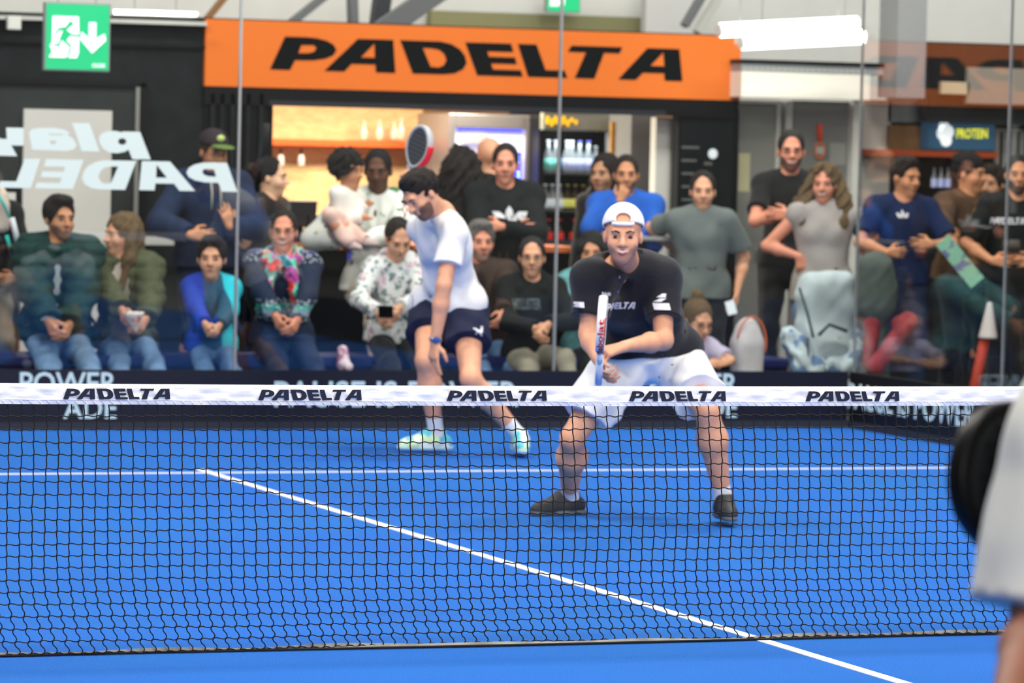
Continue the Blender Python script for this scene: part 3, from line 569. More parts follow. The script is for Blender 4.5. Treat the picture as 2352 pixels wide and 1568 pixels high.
def seg(a, b, wob):
    p = a[:, None, :]+(b-a)[:, None, :]*tt[None, :, None]; return p+wob[None] if wob.ndim == 2 else p+wob
sg = np.sin(tt*2*pi); lines = []
for j in range(nr+1):
    p = seg(node[:-1, j], node[1:, j], np.stack([0*tt, 0*tt, .0022*sg-.0016*np.sin(tt*pi)], -1)); lines.append(p)
for j in range(nr):
    am = .0012+.0055*max(0, (j/nr-.62)/.38); p = seg(node[:, j], node[:, j+1], np.stack([-am*sg, 0*tt, 0*tt], -1)); lines.append(p)
v, q = tubes_np(np.concatenate(lines), .0021)
link_mesh('netting', v, q, mat('net_cord', (16, 15, 17), .7), net, True)
knots = MB(); 
kn = node.reshape(-1, 3); ov = np.array([(1, 0, 0), (-1, 0, 0), (0, 1, 0), (0, -1, 0), (0, 0, 1), (0, 0, -1)], float)*.0037; of = np.array([(0, 2, 4), (2, 1, 4), (1, 3, 4), (3, 0, 4), (2, 0, 5), (1, 2, 5), (3, 1, 5), (0, 3, 5)])
link_mesh('knots', (kn[:, None]+ov[None]).reshape(-1, 3), (np.arange(len(kn))[:, None, None]*6+of[None]).reshape(-1, 3), MATS['net_cord'], net, True)
# top band: a strip folded over the cable
nx = 1400; xs = np.linspace(-5, 5, nx); rows = []
wr = lambda x, a: .0022*np.sin(x*21+a)+.0016*np.sin(x*47+a*2.1)+.001*np.sin(x*93+a*3)
prof = []
for k in range(14):  # front bottom -> over the top -> back bottom
    if k < 7: t = k/6; z = -.0675+.0675*t*.97; y = -.007-.002*sin(pi*t)
    else: t = (k-7)/6; z = -.0675*t*.99-.001; y = .007
    prof.append((y, z, t))
bv = np.zeros((14, nx, 3))
for k, (y, z, t) in enumerate(prof):
    amp = 1 if 1 < k < 6 else .35
    bv[k, :, 0] = xs; bv[k, :, 1] = y+amp*wr(xs+z*6, k*.9)*(1 if k < 7 else .3)*1.25; bv[k, :, 2] = ztop(xs)+z+(.0009*np.sin(xs*60)*(k in (5, 6)))
i, j = np.meshgrid(np.arange(13), np.arange(nx-1), indexing='ij'); q = np.stack([i*nx+j, i*nx+j+1, (i+1)*nx+j+1, (i+1)*nx+j], -1).reshape(-1, 4)
bandm = mat('band_white', (240, 240, 244), .7, bump=.25, bscale=35)
link_mesh('top_band', bv.reshape(-1, 3), q[:, ::-1], bandm, net, True)
hem = np.zeros((2, nx*1, 3))
hl_ = MB()
for i in range(0, 330):  # gathered pleats along the hem
    x = -4.98+i*.0302; z = ztop(x)
    hl_.tube([(x, -.0105, z-.0545), (x+.006, -.012, z-.060), (x+.009, -.0105, z-.066)], .0011, 5)
hl_.build('hem_pleats', bandm, net, True)
st = np.stack([np.stack([xs, np.full(nx, -.0105), ztop(xs)-.053+.0006*np.sin(xs*37)], -1)]); v, q = tubes_np(st, .0012); link_mesh('seam', v, q, bandm, net, True)
navy = mat('band_print', (20, 28, 52), .6)
for i in range(-3, 5):
    x0 = -2.512+i*.6615; x1 = x0+.36
    if x1 > 4.9 or x0 < -4.9: continue
    z0 = ztop(x0)-.0505; co_ = place(WORDMARK, 'lettering', navy, V(x0, -.0145, z0), V(x1-x0, 0, 0), V(0, 0, .0345), net, n=V(0, -1, 0))
# cable, bottom tape, posts
v, q = tubes_np(np.stack([np.stack([np.linspace(-5, 5, 60), np.zeros(60), ztop(np.linspace(-5, 5, 60))-.008], -1)]), .004, 6); link_mesh('cable', v, q, MATS['net_cord'], net, True)
bx = np.linspace(-4.95, 5, 500); wv = .005*np.sin(bx*3.1)+.004*np.sin(bx*7.7)
tv = np.stack([np.stack([bx, -.004+.01*np.sin(bx*2.1), .004+0*bx], -1), np.stack([bx, .002+.01*np.sin(bx*2.1), .017+wv*.5+.003*np.sin(bx*11)], -1)])
i = np.arange(499); link_mesh('bottom_tape', tv.reshape(-1, 3), np.stack([i, i+1, 500+i+1, 500+i], -1), mat('tape_grey', (150, 148, 140), .5, var=.25, bscale=12), net, True)
v, q = tubes_np(np.stack([np.stack([bx, -.007+.01*np.sin(bx*2.1), .006+0*bx], -1), np.stack([bx, .006+.01*np.sin(bx*2.1), .010+wv*.4], -1)]), .004, 6); link_mesh('bottom_cord', v, q, MATS['net_cord'], net, True)
for x in (-5.0, 5.0-.0): MB().box((x-.03, -.03, 0), (x+.03, .03, .93)).build('post', mat('post_black', (20, 20, 22), .4), net, bevel=.005)

# ------------------------------------------------------------------ hall behind the glass
white = mat('wall_white', (206, 206, 204), .8, var=.03, bscale=3); dark = mat('panel_dark', (20, 26, 28), .6, bump=.15, bscale=8, var=.25, spec=.15); black = mat('black_lacquer', (10, 11, 14), .4, spec=.15)
greym = mat('door_grey', (128, 128, 126), .6); lgrey = mat('frame_grey', (188, 188, 184), .5)
def st_(o): o['kind'] = 'structure'; return o
Y = 13.2
st_(MB().box((-6, 17, 0), (16, 17.15, 6)).build('wall_back', white))
st_(MB().box((-6, 13.25, 0), (W(472, 300, Y)[0], 13.4, 2.49)).build('wall_left', dark))
st_(MB().box((W(470, 300, Y)[0], 13.25, 0), (W(618, 300, Y)[0], 13.42, 2.3)).build('wall_bar_left', black))
st_(pbox('trim_1', -400, 36, 476, 45, 13.15, .14, lgrey))
for x in (478, 500, 524, 560, 590): st_(pbox('trim_2', x, 215, x+9, 900, 13.21, .04, dark))
st_(pbox('trim_3', -30, 97, 470, 104, 13.22, .03, black))
# emergency door with frame
dr = empty('door_1', W(150, 850, 13.2)*V(1, 1, 0)); dr['kind'] = 'structure'; dr['label'] = 'dark emergency door with a pale panel under the lit exit sign'
pbox('door_frame', -20, 185, 335, 196, 13.17, .08, black, dr, dr.location); pbox('door_frame', 318, 190, 336, 900, 13.17, .08, black, dr, dr.location); pbox('door_leaf', -20, 197, 316, 900, 13.2, .05, mat('door_dark', (34, 40, 40), .5, var=.1, bscale=4), dr, dr.location)
pbox('door_panel', 50, 252, 252, 900, 13.16, .045, mat('door_pane', (205, 203, 200), .5), dr, dr.location); pbox('door_bar', 250, 543, 400, 562, 13.1, .05, lgrey, dr, dr.location); pbox('door_edge', 307, 200, 316, 860, 13.17, .03, MATS['door_grey'], dr, dr.location)
# lit exit sign hanging from the ceiling
def exit_sign(x0, y0, x1, y1, Yd, label, arrow=True):
    a = W(x0, y1, Yd); b = W(x1, y0, Yd); w = b[0]-a[0]; h = W((x0+x1)/2, y0, Yd)[2]-W((x0+x1)/2, y1, Yd)[2]; z0 = W((x0+x1)/2, y1, Yd)[2]
    r = empty('exit_sign', (a[0], Yd, z0), label, 'exit sign'); gm = mat('sign_green', (28, 178, 118), .4, emit=(26, 190, 120), es=.55 if arrow else .12); wm = mat('sign_white', (245, 250, 245), .4, emit=(250, 255, 250), es=1.0 if arrow else .3)
    MB().box((-.01, 0, -.01), (w+.01, .05, h+.01)).build('housing', mat('sign_grey', (140, 146, 146), .4), r, bevel=.004); MB().box((0, -.004, 0), (w, .0, h)).build('sign_face', gm, r)
    P = lambda pts, nm='pictogram', m=wm: place(outline_mesh([[(x, 1-y) for x, y in q] for q in pts], .001), nm, m, V(0, -.007, 0), V(w, 0, 0), V(0, 0, h), r, n=V(0, -1, 0))
    # doorway and running figure traced in sign units
    P([[(.10,.19),(.51,.19),(.52,.46),(.42,.46),(.33,.40),(.40,.33),(.41,.25),(.36,.27),(.30,.35),(.2,.36),(.13,.45),(.155,.48),(.20,.42),(.26,.41),(.215,.52),(.2,.6),(.06,.64),(.095,.6)]])
    P([[(.38,.49),(.42,.5),(.52,.5),(.52,.74),(.49,.82),(.36,.82),(.4,.72),(.4,.62),(.33,.56)]]); P([[(.06,.64),(.22,.66),(.25,.56),(.37,.66),(.34,.8),(.3,.82),(.05,.82),(.1,.74),(.08,.68)]])
    MB().lathe((w*.385, -.009, h*.7), [(.0, 0), (w*.04, .001), (w*.04, .003)], 14, (0, -1, 0)).build('figure_head', gm, r)
    if arrow:
        P([[(.68,.27),(.79,.27),(.79,.52),(.93,.44),(.95,.54),(.735,.74),(.54,.53),(.56,.42),(.68,.51)]], 'arrow'); place(text_mesh('CLODE', .001, .02), 'lettering', wm, V(w*.74, -.008, h*.045), V(w*.2, 0, 0), V(0, 0, h*.055), r, n=V(0, -1, 0))
        for x in (.2, .8): MB().tube([(w*x, .025, h), (w*x, .025, h+1.2)], .004, 6).build('hanger', MATS['sign_grey'], r)
exit_sign(104, 10, 251, 160, 11.6, 'lit green running man exit sign with a down arrow')
exit_sign(1257, -40, 1332, 26, 16.6, 'unlit green exit sign high above the orange sign', False)
tag(pbox('wall_sensor', 18, 36, 49, 68, 13.1, .05, mat('plastic_white', (215, 215, 210), .4), bevel=.005), 'small white sensor box on the wall left of the exit sign', 'sensor')
sw = empty('switch_panel', W(25, 480, 13.17), 'dark panel with two white square switches beside the door', 'switch'); pbox('backplate', -5, 430, 47, 540, 13.17, .03, black, sw, sw.location); pbox('switch', 12, 442, 36, 464, 13.15, .02, MATS['plastic_white'], sw, sw.location); pbox('switch', 18, 474, 40, 500, 13.15, .02, MATS['plastic_white'], sw, sw.location)
tube_m = mat('tube_light', (255, 252, 240), .4, emit=(255, 250, 236), es=9.)
def lamp(x0, y0, x1, y1, Yd, r, label, grp='fluorescent lamps'):
    a, b = W(x0, y0, Yd), W(x1, y1, Yd); e = empty('ceiling_lamp', (a+b)/2, label, 'lamp'); o = e.location; d = nz(b-a)
    MB(o).tube([a+d*.01, b-d*.01], r, 12).build('tube', tube_m, e, True); MB(o).obox((a+b)/2+V(0, r*1.2, r*.2), (d, V(0, 1, 0), V(0, 0, 1)), (np.linalg.norm(b-a)/2, r*.9, r*.35)).build('housing', mat('lamp_housing', (225, 225, 222), .4), e)
    MB(o).tube([a-d*.005, a+d*.015], r*.9, 12).build('end_cap', MATS['lamp_housing'], e); MB(o).tube([b-d*.015, b+d*.005], r*.9, 12).build('end_cap', MATS['lamp_housing'], e)
    for q in (a+d*.15, b-d*.15): MB(o).tube([q, q+V(0, 0, 1.8)], .004, 5).build('hanger', MATS['sign_grey'], e)
lamp(1652, 70, 1970, 54, 12.4, .05, 'long bright tube lamp, upper of the pair at the end of the orange sign')
lamp(1702, 98, 1985, 84, 12.2, .05, 'long bright tube lamp, lower of the pair at the end of the orange sign')
lamp(258, 27, 455, 33, 13.0, .014, 'thin pale tube lamp beside the green exit sign')
# orange fascia sign
sg_ = empty('shop_sign', (1.7, 13.2, 2.04), 'long orange fascia sign with black padelta lettering over the bar', 'sign'); om = mat('sign_orange', (224, 116, 46), .6, spec=.1)
xa, xb = W(472, 120, Y)[0], W(1701, 150, Y)[0]; z0 = .5*(W(472, 198, Y)[2]+W(1700, 230, Y)[2]); z1 = .5*(W(472, 45, Y)[2]+W(1700, 82, Y)[2])
MB(sg_.location).box((xa, 13.2, z0), (xb, 13.27, z1)).build('panel', om, sg_)
la, lb = W(620, 160, Y), W(1567, 185, Y); lt = W(1100, 98, Y)[2]; lz = .5*(la[2]+lb[2])
place(WORDMARK, 'lettering', mat('sign_black', (9, 12, 14), .7, spec=.05), V(la[0], 13.196, lz)-V(*sg_.location), V(lb[0]-la[0], 0, 0), V(0, 0, lt-lz), sg_, n=V(0, -1, 0))
zb = W(1000, 252, Y)[2]
st_(MB().box((xa, 13.21, zb), (xb, 13.4, z0)).build('wall_beam', black)); st_(MB().box((W(618, 300, Y)[0], 13.205, zb-.0), (xb-.55, 13.24, zb+.035)).build('trim_4', mat('shutter_rail', (40, 42, 50), .3)))
st_(MB().box((xa, 13.4, 2.42), (xb, 15.9, 2.5)).build('ceiling_bar', black))
# wood-lined back wall of the bar
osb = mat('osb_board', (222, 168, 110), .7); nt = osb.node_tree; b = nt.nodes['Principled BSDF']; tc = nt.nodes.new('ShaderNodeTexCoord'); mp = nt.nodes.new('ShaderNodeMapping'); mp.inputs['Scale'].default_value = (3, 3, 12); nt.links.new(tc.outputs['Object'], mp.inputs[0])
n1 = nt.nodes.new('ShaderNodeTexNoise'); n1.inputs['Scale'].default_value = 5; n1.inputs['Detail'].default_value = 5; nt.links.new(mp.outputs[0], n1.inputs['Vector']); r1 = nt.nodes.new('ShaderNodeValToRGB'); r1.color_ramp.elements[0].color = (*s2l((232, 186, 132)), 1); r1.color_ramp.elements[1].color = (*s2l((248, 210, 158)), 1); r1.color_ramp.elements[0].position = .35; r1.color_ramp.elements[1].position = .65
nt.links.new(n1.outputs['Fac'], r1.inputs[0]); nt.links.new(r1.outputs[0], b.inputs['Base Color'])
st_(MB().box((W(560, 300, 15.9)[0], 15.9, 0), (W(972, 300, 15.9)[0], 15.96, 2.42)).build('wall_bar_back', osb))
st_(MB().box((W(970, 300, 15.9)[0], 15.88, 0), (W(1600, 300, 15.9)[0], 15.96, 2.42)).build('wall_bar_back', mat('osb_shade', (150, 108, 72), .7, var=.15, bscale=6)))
st_(MB().box((W(612, 300, 13.4)[0], 13.42, 0), (W(612, 300, 13.4)[0]+.05, 15.9, 2.42)).build('wall_bar_side', black))
sh = tag(pbox('wall_shelf', 560, 322, 1018, 336, 15.6, .25, mat('shelf_orange', (232, 96, 34), .5)), 'long bright orange shelf on the wooden back wall of the bar', 'shelf')
gm_ = mat('carafe_glass', (235, 215, 190), .1, spec=.8, alpha=1)
for i, (px, hgt) in enumerate(((835, 44), (871, 46), (905, 40), (921, 50), (1004, 30))):
    c = W(px, 321, 15.72); hh = hgt/312; g = tag(MB((c[0], c[1], c[2])).lathe(c, [(.028, 0), (.032, .01), (.032, hh*.45), (.018, hh*.65), (.016, hh*.9), (.021, hh), (.018, hh), (.013, hh*.88)], 14).build('carafe', gm_, None, True), None, 'carafe', 'carafes on the orange shelf'); g.location = tuple(c)
    g['label'] = ['slim clear carafe, first from the left end of the orange shelf row', 'tall clear carafe standing alone in the middle of the orange shelf row', 'short clear carafe, third along the orange shelf', 'clear carafe with bright highlights beside the raised racket', 'small glass on the orange shelf beyond the raised racket'][i]
for i, px in enumerate((645, 692)):
    c = W(px, 341, 15.72); t_ = empty('spot_lamp', c, ['small white hanging spotlight under the shelf, near the dark post', 'small white hanging spotlight under the shelf behind the woman in profile'][i], 'spotlight', 'spotlights under the shelf')
    MB(c).tube([c, c-V(0, 0, .05)], .008, 6).build('stem', black, t_); MB(c).lathe(c-V(0, 0, .13), [(.02, 0), (.028, .01), (.026, .06), (.018, .085)], 12).build('lamp_head', MATS['plastic_white'], t_, True)
# bar counter
cn = empty('bar_counter', (W(1000, 560, 12.9)[0], 12.9, 0), 'black bar counter with an orange-brown wooden worktop', 'counter'); ca, cb = W(626, 560, 12.9)[0], W(1330, 560, 12.9)[0]; cz = W(900, 561, 12.9)[2]
MB(cn.location).box((ca, 12.85, cz-.04), (cb, 13.4, cz)).build('worktop', mat('worktop_wood', (196, 106, 62), .5, var=.15, bscale=9), cn, bevel=.004); MB(cn.location).box((ca, 12.95, 0), (cb, 13.38, cz-.04)).build('front_panel', black, cn)
def onc(px, Yd=13.1): return V(W(px, 560, Yd)[0], Yd, cz)
c = onc(690); ps = empty('till', c, 'black till screen standing on the bar counter', 'till'); MB(c).obox(c+V(0, 0, .19), (V(1, 0, 0), nz(V(0, 1, .25)), nz(V(0, -.25, 1))), (.105, .012, .09)).build('screen', mat('screen_grey', (48, 50, 54), .25), ps, bevel=.004); MB(c).box(c-V(.05, .06, 0), c+V(.05, .06, .02)).obox(c+V(0, .02, .08), (V(1, 0, 0), V(0, 1, 0), V(0, 0, 1)), (.02, .012, .08)).build('base', black, ps)
c = onc(655, 13.2); pr = empty('receipt_printer', c, 'black receipt printer with a white paper strip on the bar counter', 'printer'); MB(c).box(c-V(.07, .07, 0), c+V(.07, .07, .13)).build('body', black, pr, bevel=.01); MB(c).box(c+V(-.07, -.01, .13), c+V(.02, .03, .155)).build('paper', MATS['plastic_white'], pr)
for i, px in enumerate((707, 726, 744)):
    c = onc(px, 12.98); bt = empty('bottle', c, ['black bottle with a white label on the counter, next to the till', 'black bottle with a white label on the counter, middle of three', 'black bottle with a white label on the counter, next to the child'][i], 'bottle', 'black bottles on the counter')
    MB(c).lathe(c, [(.022, 0), (.024, .01), (.024, .11), (.012, .14), (.01, .17), (.012, .172), (.012, .185)], 12).build('body', black, bt, True); MB(c).lathe(c+V(0, 0, .03), [(.0247, 0), (.0247, .06)], 12).build('bottle_label', MATS['plastic_white'], bt, True)
# white fridge
f0 = W(1025, 600, 14.6); f1 = W(1222, 600, 14.6); ft = W(1100, 262, 14.6)[2]; fr = empty('display_fridge', (f0[0], 14.6, 0), 'tall steel framed display fridge with a lit lavender interior', 'fridge'); o = fr.location
steel = mat('steel', (150, 146, 150), .3, metal=.7); x0, x1 = f0[0], f1[0]
MB(o).box((x0, 14.65, 0), (x1, 15.3, ft)).build('body', steel, fr); MB(o).box((x0, 14.6, .1), (x0+.05, 14.66, ft)).box((x1-.07, 14.6, .1), (x1, 14.66, ft)).box((x0+.05, 14.6, ft-.1), (x1-.07, 14.66, ft)).build('door_frame', steel, fr, bevel=.006)
MB(o).box((x0+.05, 14.63, .1), (x1-.07, 14.645, ft-.1)).build('interior', mat('fridge_lavender', (196, 190, 226), .5, emit=(200, 196, 235), es=.9), fr)
MB(o).box((x0+.07, 14.615, ft-.125), (x1-.09, 14.63, ft-.105)).build('light_strip', mat('blue_led', (60, 70, 235), .4, emit=(60, 70, 255), es=1.6), fr); MB(o).box((x0+.11, 14.6, ft-.21), (x0+.3, 14.63, ft-.14)).build('vent', mat('vent_grey', (140, 140, 150), .5), fr)
for i in range(8): c = W(1191, 362+8.6*i, 14.55); MB(o).ball(c, .0085, 8).build('led', mat('led_white_blue', (170, 190, 255), .3, emit=(140, 170, 255), es=5), fr, True)
MB(o).box(W(1182, 430, 14.59)*V(1, 1, 1)-V(0, 0, 0), W(1198, 350, 14.6)).build('light_strip', MATS['blue_led'], fr)
# black bottle fridge
f0 = W(1232, 600, 14.4); f1 = W(1443, 600, 14.4); ft = W(1330, 258, 14.4)[2]; x0, x1 = f0[0], f1[0]; bf = empty('bottle_fridge', (x0, 14.4, 0), 'tall black bottle fridge with a curved header and lit shelves', 'fridge'); o = bf.location
MB(o).box((x0, 14.4, 0), (x0+.04, 15.0, ft)).box((x1-.04, 14.4, 0), (x1, 15.0, ft)).box((x0, 14.98, 0), (x1, 15.03, ft)).box((x0, 14.4, ft-.02), (x1, 15, ft)).build('body', black, bf)
hz = W(1300, 300, 14.4)[2]; hp = [(x0, 14.36, hz), (x1, 14.36, hz+.02), (x1, 14.33, ft), (x0, 14.33, ft-.02)]
MB(o).box((x0, 14.33, hz), (x1, 14.4, ft)).build('header', mat('header_gloss', (120, 122, 112), .08, spec=.8), bf, bevel=.01)
for i in range(8): c = W(1258+i*9.2, 276+(i % 2)*5, 14.33); MB(o).box(c-V(.011, .006, .028-.012*(i > 5)), c+V(.011, 0, .028-.01*(i > 4))).build('header_print', mat('yellow_print', (255, 200, 30), .5, emit=(255, 190, 20), es=.6), bf)
sz = [W(1300, y, 14.6)[2] for y in (397, 482, 556)]
for z in sz: MB(o).box((x0+.04, 14.45, z-.012), (x1-.04, 14.97, z)).build('shelf', mat('fridge_shelf', (60, 62, 64), .4), bf)
def bottle(px, row, Yd, hgt, cols, label, r=.034, neck=.013):
    c = V(W(px, 450, Yd)[0], Yd, sz[row]); e = empty('bottle', c, label, 'bottle', 'bottles in the black fridge'); body, lab, cap = cols
    MB(c).lathe(c, [(r*.9, 0), (r, .008), (r, hgt*.52), (neck*1.2, hgt*.72), (neck, hgt*.95)], 14).build('glass_body', body, e, True); MB(c).lathe(c+V(0, 0, hgt*.1), [(r*1.02, 0), (r*1.02, hgt*.34)], 14).build('bottle_label', lab, e, True); MB(c).lathe(c+V(0, 0, hgt*.94), [(neck*1.15, 0), (neck*1.15, hgt*.06)], 10).build('cap', cap, e, True)
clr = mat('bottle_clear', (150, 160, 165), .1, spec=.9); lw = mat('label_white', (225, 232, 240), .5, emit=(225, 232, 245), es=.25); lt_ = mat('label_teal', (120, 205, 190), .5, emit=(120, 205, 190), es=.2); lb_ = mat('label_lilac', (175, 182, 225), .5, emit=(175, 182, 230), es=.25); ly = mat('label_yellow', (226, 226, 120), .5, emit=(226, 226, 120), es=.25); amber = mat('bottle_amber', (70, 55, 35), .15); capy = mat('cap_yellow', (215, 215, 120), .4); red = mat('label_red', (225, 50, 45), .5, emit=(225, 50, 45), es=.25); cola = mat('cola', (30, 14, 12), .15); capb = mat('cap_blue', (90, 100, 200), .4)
ords = ['first', 'second', 'third', 'fourth', 'fifth', 'sixth', 'seventh', 'eighth']
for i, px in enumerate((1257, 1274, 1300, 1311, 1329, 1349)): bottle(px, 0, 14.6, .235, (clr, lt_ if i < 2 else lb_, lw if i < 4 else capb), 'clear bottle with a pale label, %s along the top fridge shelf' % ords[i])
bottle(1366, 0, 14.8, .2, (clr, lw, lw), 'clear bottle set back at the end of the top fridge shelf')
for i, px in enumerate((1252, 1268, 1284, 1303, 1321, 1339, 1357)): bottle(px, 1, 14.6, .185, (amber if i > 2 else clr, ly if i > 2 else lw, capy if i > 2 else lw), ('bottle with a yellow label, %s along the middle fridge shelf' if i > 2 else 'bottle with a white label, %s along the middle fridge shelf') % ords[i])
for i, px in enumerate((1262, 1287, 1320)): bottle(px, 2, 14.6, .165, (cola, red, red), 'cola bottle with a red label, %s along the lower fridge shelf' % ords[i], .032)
area('fridge_lamp', ((x0+x1)/2, 14.5, ft-.08), .6, .06, 5, (.95, .98, 1))
# white post, vending cabinet, doors, lit ceiling duct on the right
tag(pbox('steel_locker', 1443, 262, 1502, 900, 13.9, .5, mat('locker_grey', (118, 118, 120), .4), bevel=.006), 'plain grey steel locker between the bottle fridge and the white post', 'locker')
st_(pbox('wall_post', 1500, 270, 1549, 900, 13.45, .1, mat('post_white', (205, 205, 202), .5)))
tag(pbox('wood_board', 1404, 280, 1441, 352, 14.2, .03, mat('board_wood', (176, 128, 60), .6, var=.2, bscale=15)), 'small wooden board hanging inside the bottle fridge end', 'board')
vm = empty('menu_cabinet', W(1620, 850, 13.25)*V(1, 1, 0), 'tall black menu cabinet with faint white price lines and round logo', 'cabinet'); pbox('body', 1552, 250, 1690, 900, 13.26, .12, black, vm, vm.location); pbox('glass_front', 1560, 262, 1682, 560, 13.245, .02, mat('gloss_black', (20, 24, 27), .08), vm, vm.location)
for i in range(6): pbox('price_line', 1566, 336+i*30, 1606-(i % 3)*6, 341+i*30, 13.24, .006, mat('faint_print', (96, 96, 98), .6), vm, vm.location)
c = W(1637, 353, 13.24); MB(vm.location).lathe(c, [(.0, 0), (.036, .001), (.036, .004)], 10, (0, -1, 0)).build('logo', lw, vm); pbox('logo_text', 1618, 372, 1636, 379, 13.24, .006, MATS['faint_print'], vm, vm.location)
st_(MB().box((xb-.02, 13.45, 0), (W(1975, 400, 13.45)[0], 13.55, 2.05)).build('wall_right', mat('wall_grey', (150, 150, 148), .7)))
d2 = empty('door_2', W(1735, 850, 13.4)*V(1, 1, 0)); d2['kind'] = 'structure'; d2['label'] = 'grey door with a lever handle beside the black cabinet'
pbox('door_leaf', 1690, 240, 1772, 900, 13.38, .05, greym, d2, d2.location); pbox('door_frame', 1776, 232, 1786, 900, 13.36, .08, lgrey, d2, d2.location); pbox('door_frame', 1690, 230, 1786, 238, 13.36, .08, lgrey, d2, d2.location); pbox('door_frame', 1798, 232, 1813, 900, 13.34, .1, lgrey, d2, d2.location)
c = W(1735, 572, 13.33); MB(d2.location).tube([c, c+V(.09, 0, 0)], .011, 8).tube([c+V(.09, 0, 0), c+V(.09, .05, 0)], .01, 8).build('door_handle', steel, d2, True); pbox('notice', 1697, 352, 1722, 440, 13.375, .005, mat('notice_yellow', (190, 184, 150), .7), d2, d2.location)
d3 = empty('door_3', W(1880, 850, 13.4)*V(1, 1, 0)); d3['kind'] = 'structure'; d3['label'] = 'flat grey door decorated with an orange racket'
pbox('door_leaf', 1815, 232, 1950, 900, 13.38, .05, mat('door_mid_grey', (118, 118, 118), .6), d3, d3.location); pbox('notice', 1906, 328, 1942, 378, 13.375, .005, mat('notice_grey', (150, 150, 148), .7), d3, d3.location)
st_(pbox('wall_post', 1952, 232, 1972, 900, 13.3, .12, mat('post_white2', (214, 214, 210), .5)))
wr_ = empty('wall_racket', W(1883, 330, 13.36), 'small orange-rimmed racket hung on the flat grey door, handle up', 'racket'); c = W(1883, 345, 13.36); ring = [c+V(.033*cos(a), 0, .055*sin(a)) for a in np.linspace(0, 2*pi, 25)]
MB(wr_.location).tube(ring, .008, 6, False).build('rim', mat('racket_orange', (226, 120, 70), .5), wr_, True); MB(wr_.location).lathe(c, [(0, 0), (.03, .001), (.03, .006)], 20, (0, -1, 0)).build('face', mat('racket_grey', (170, 172, 170), .5), wr_); MB(wr_.location).tube([W(1883, 322, 13.36), W(1883, 285, 13.36)], .019, 8).build('grip', mat('grip_red', (235, 72, 30), .6), wr_, True)
# lit white duct and grille
dc = empty('wall_duct', W(1840, 200, 13.2), 'white ceiling duct with a perforated strip beyond the orange sign', 'duct'); pbox('duct', 1703, 168, 1998, 226, 13.0, .3, mat('duct_white', (240, 236, 226), .6), dc, dc.location); pbox('grille', 1703, 150, 2045, 168, 13.02, .28, mat('grille_grey', (150, 156, 160), .5), dc, dc.location); pbox('edge', 1703, 141, 2050, 149, 13.0, .3, black, dc, dc.location)
for i in range(22): c = W(1712+i*13, 158+i*.3, 13.0); MB(dc.location).tube([c+V(.012*cos(a), 0, .012*sin(a)) for a in np.linspace(0, 2*pi, 9)], .003, 4, False).build('ring', lgrey, dc)
# roof steel seen over the sign
sm_ = mat('beam_grey', (104, 106, 110), .5)
def beam(a, b, Yd, w, label, m=sm_):
    A, B = W(*a, Yd), W(*b, Yd); d = nz(B-A); e = MB((A+B)/2).obox((A+B)/2, (d, V(0, 1, 0), np.cross(d, V(0, 1, 0))), (np.linalg.norm(B-A)/2, .05, w/2)).build('steel_beam', m); e.location = tuple((A+B)/2); return tag(e, label, 'beam', kind='structure')
beam((560, -60), (470, 50), 15.5, .035, 'thin brown diagonal strut above the left end of the orange sign', mat('beam_brown', (140, 98, 56), .6)); beam((760, -20), (640, 75), 15.6, .05, 'grey diagonal roof strut over the first letter'); beam((808, -40), (812, 90), 15.7, .06, 'upright grey roof strut over the sign'); beam((880, -20), (865, 90), 15.75, .12, 'dark upright roof column over the sign', mat('beam_dark', (48, 50, 56), .5))
beam((1050, -50), (850, 90), 15.2, .15, 'broad grey sloping stair beam over the sign'); beam((1625, -30), (1572, 60), 15.5, .045, 'grey diagonal tube beside the bright lamps'); beam((1665, -30), (1600, 75), 15.4, .05, 'pale diagonal tube next to the bright lamps', lgrey)
st_(pbox('wall_upper_recess', 990, 32, 1480, 78, 16.85, .1, mat('wall_olive', (134, 132, 96), .8))); st_(pbox('wall_upper_pier', 1484, -60, 1600, 90, 16.5, .1, mat('wall_pale', (196, 196, 196), .8)))
# beyond the side glass
st_(MB().box((W(1975, 400, 13.45)[0], 13.46, 0), (14, 13.6, W(2200, 235, 13.46)[2])).build('wall_far_right', mat('wall_black_far', (22, 24, 28), .6)))
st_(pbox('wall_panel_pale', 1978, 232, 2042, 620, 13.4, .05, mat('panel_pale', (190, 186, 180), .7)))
st_(pbox('wall_panel_grey', 2040, 222, 2352, 284, 13.4, .04, mat('panel_grey', (132, 134, 134), .7)))
st_(pbox('wall_pillar', 2062, -60, 2128, 225, 12.8, .3, mat('pillar_grey', (138, 140, 144), .7)))
pw = tag(pbox('wall_board', 2043, 288, 2135, 346, 13.34, .04, mat('panel_brown', (122, 92, 60), .6, var=.2, bscale=8)), 'brown wooden panel over the dark shelf edge beyond the side glass', 'panel')
sh2 = tag(pbox('wall_shelf', 2012, 346, 2292, 360, 13.1, .3, mat('shelf_dark_orange', (150, 62, 30), .5)), 'dark orange shelf board beyond the side glass wall', 'shelf')
hd = empty('fridge_header', W(2200, 310, 13.2), 'blue lit fridge header with yellow protein lettering beyond the side glass', 'sign'); pbox('panel', 2132, 272, 2285, 344, 13.2, .12, mat('header_blue', (40, 84, 110), .4, emit=(40, 84, 120), es=.35), hd, hd.location)
a = W(2197, 318, 13.19); b_ = W(2268, 318, 13.19); t_ = W(2230, 298, 13.19); place(text_mesh('PROTEIN', .001, .02), 'lettering', mat('lit_yellow', (240, 240, 60), .5, emit=(240, 240, 60), es=.9), a-V(*hd.location), b_-a, V(0, 0, t_[2]-a[2]+.006), hd, n=V(0, -1, 0))
bl = MB(hd.location); 
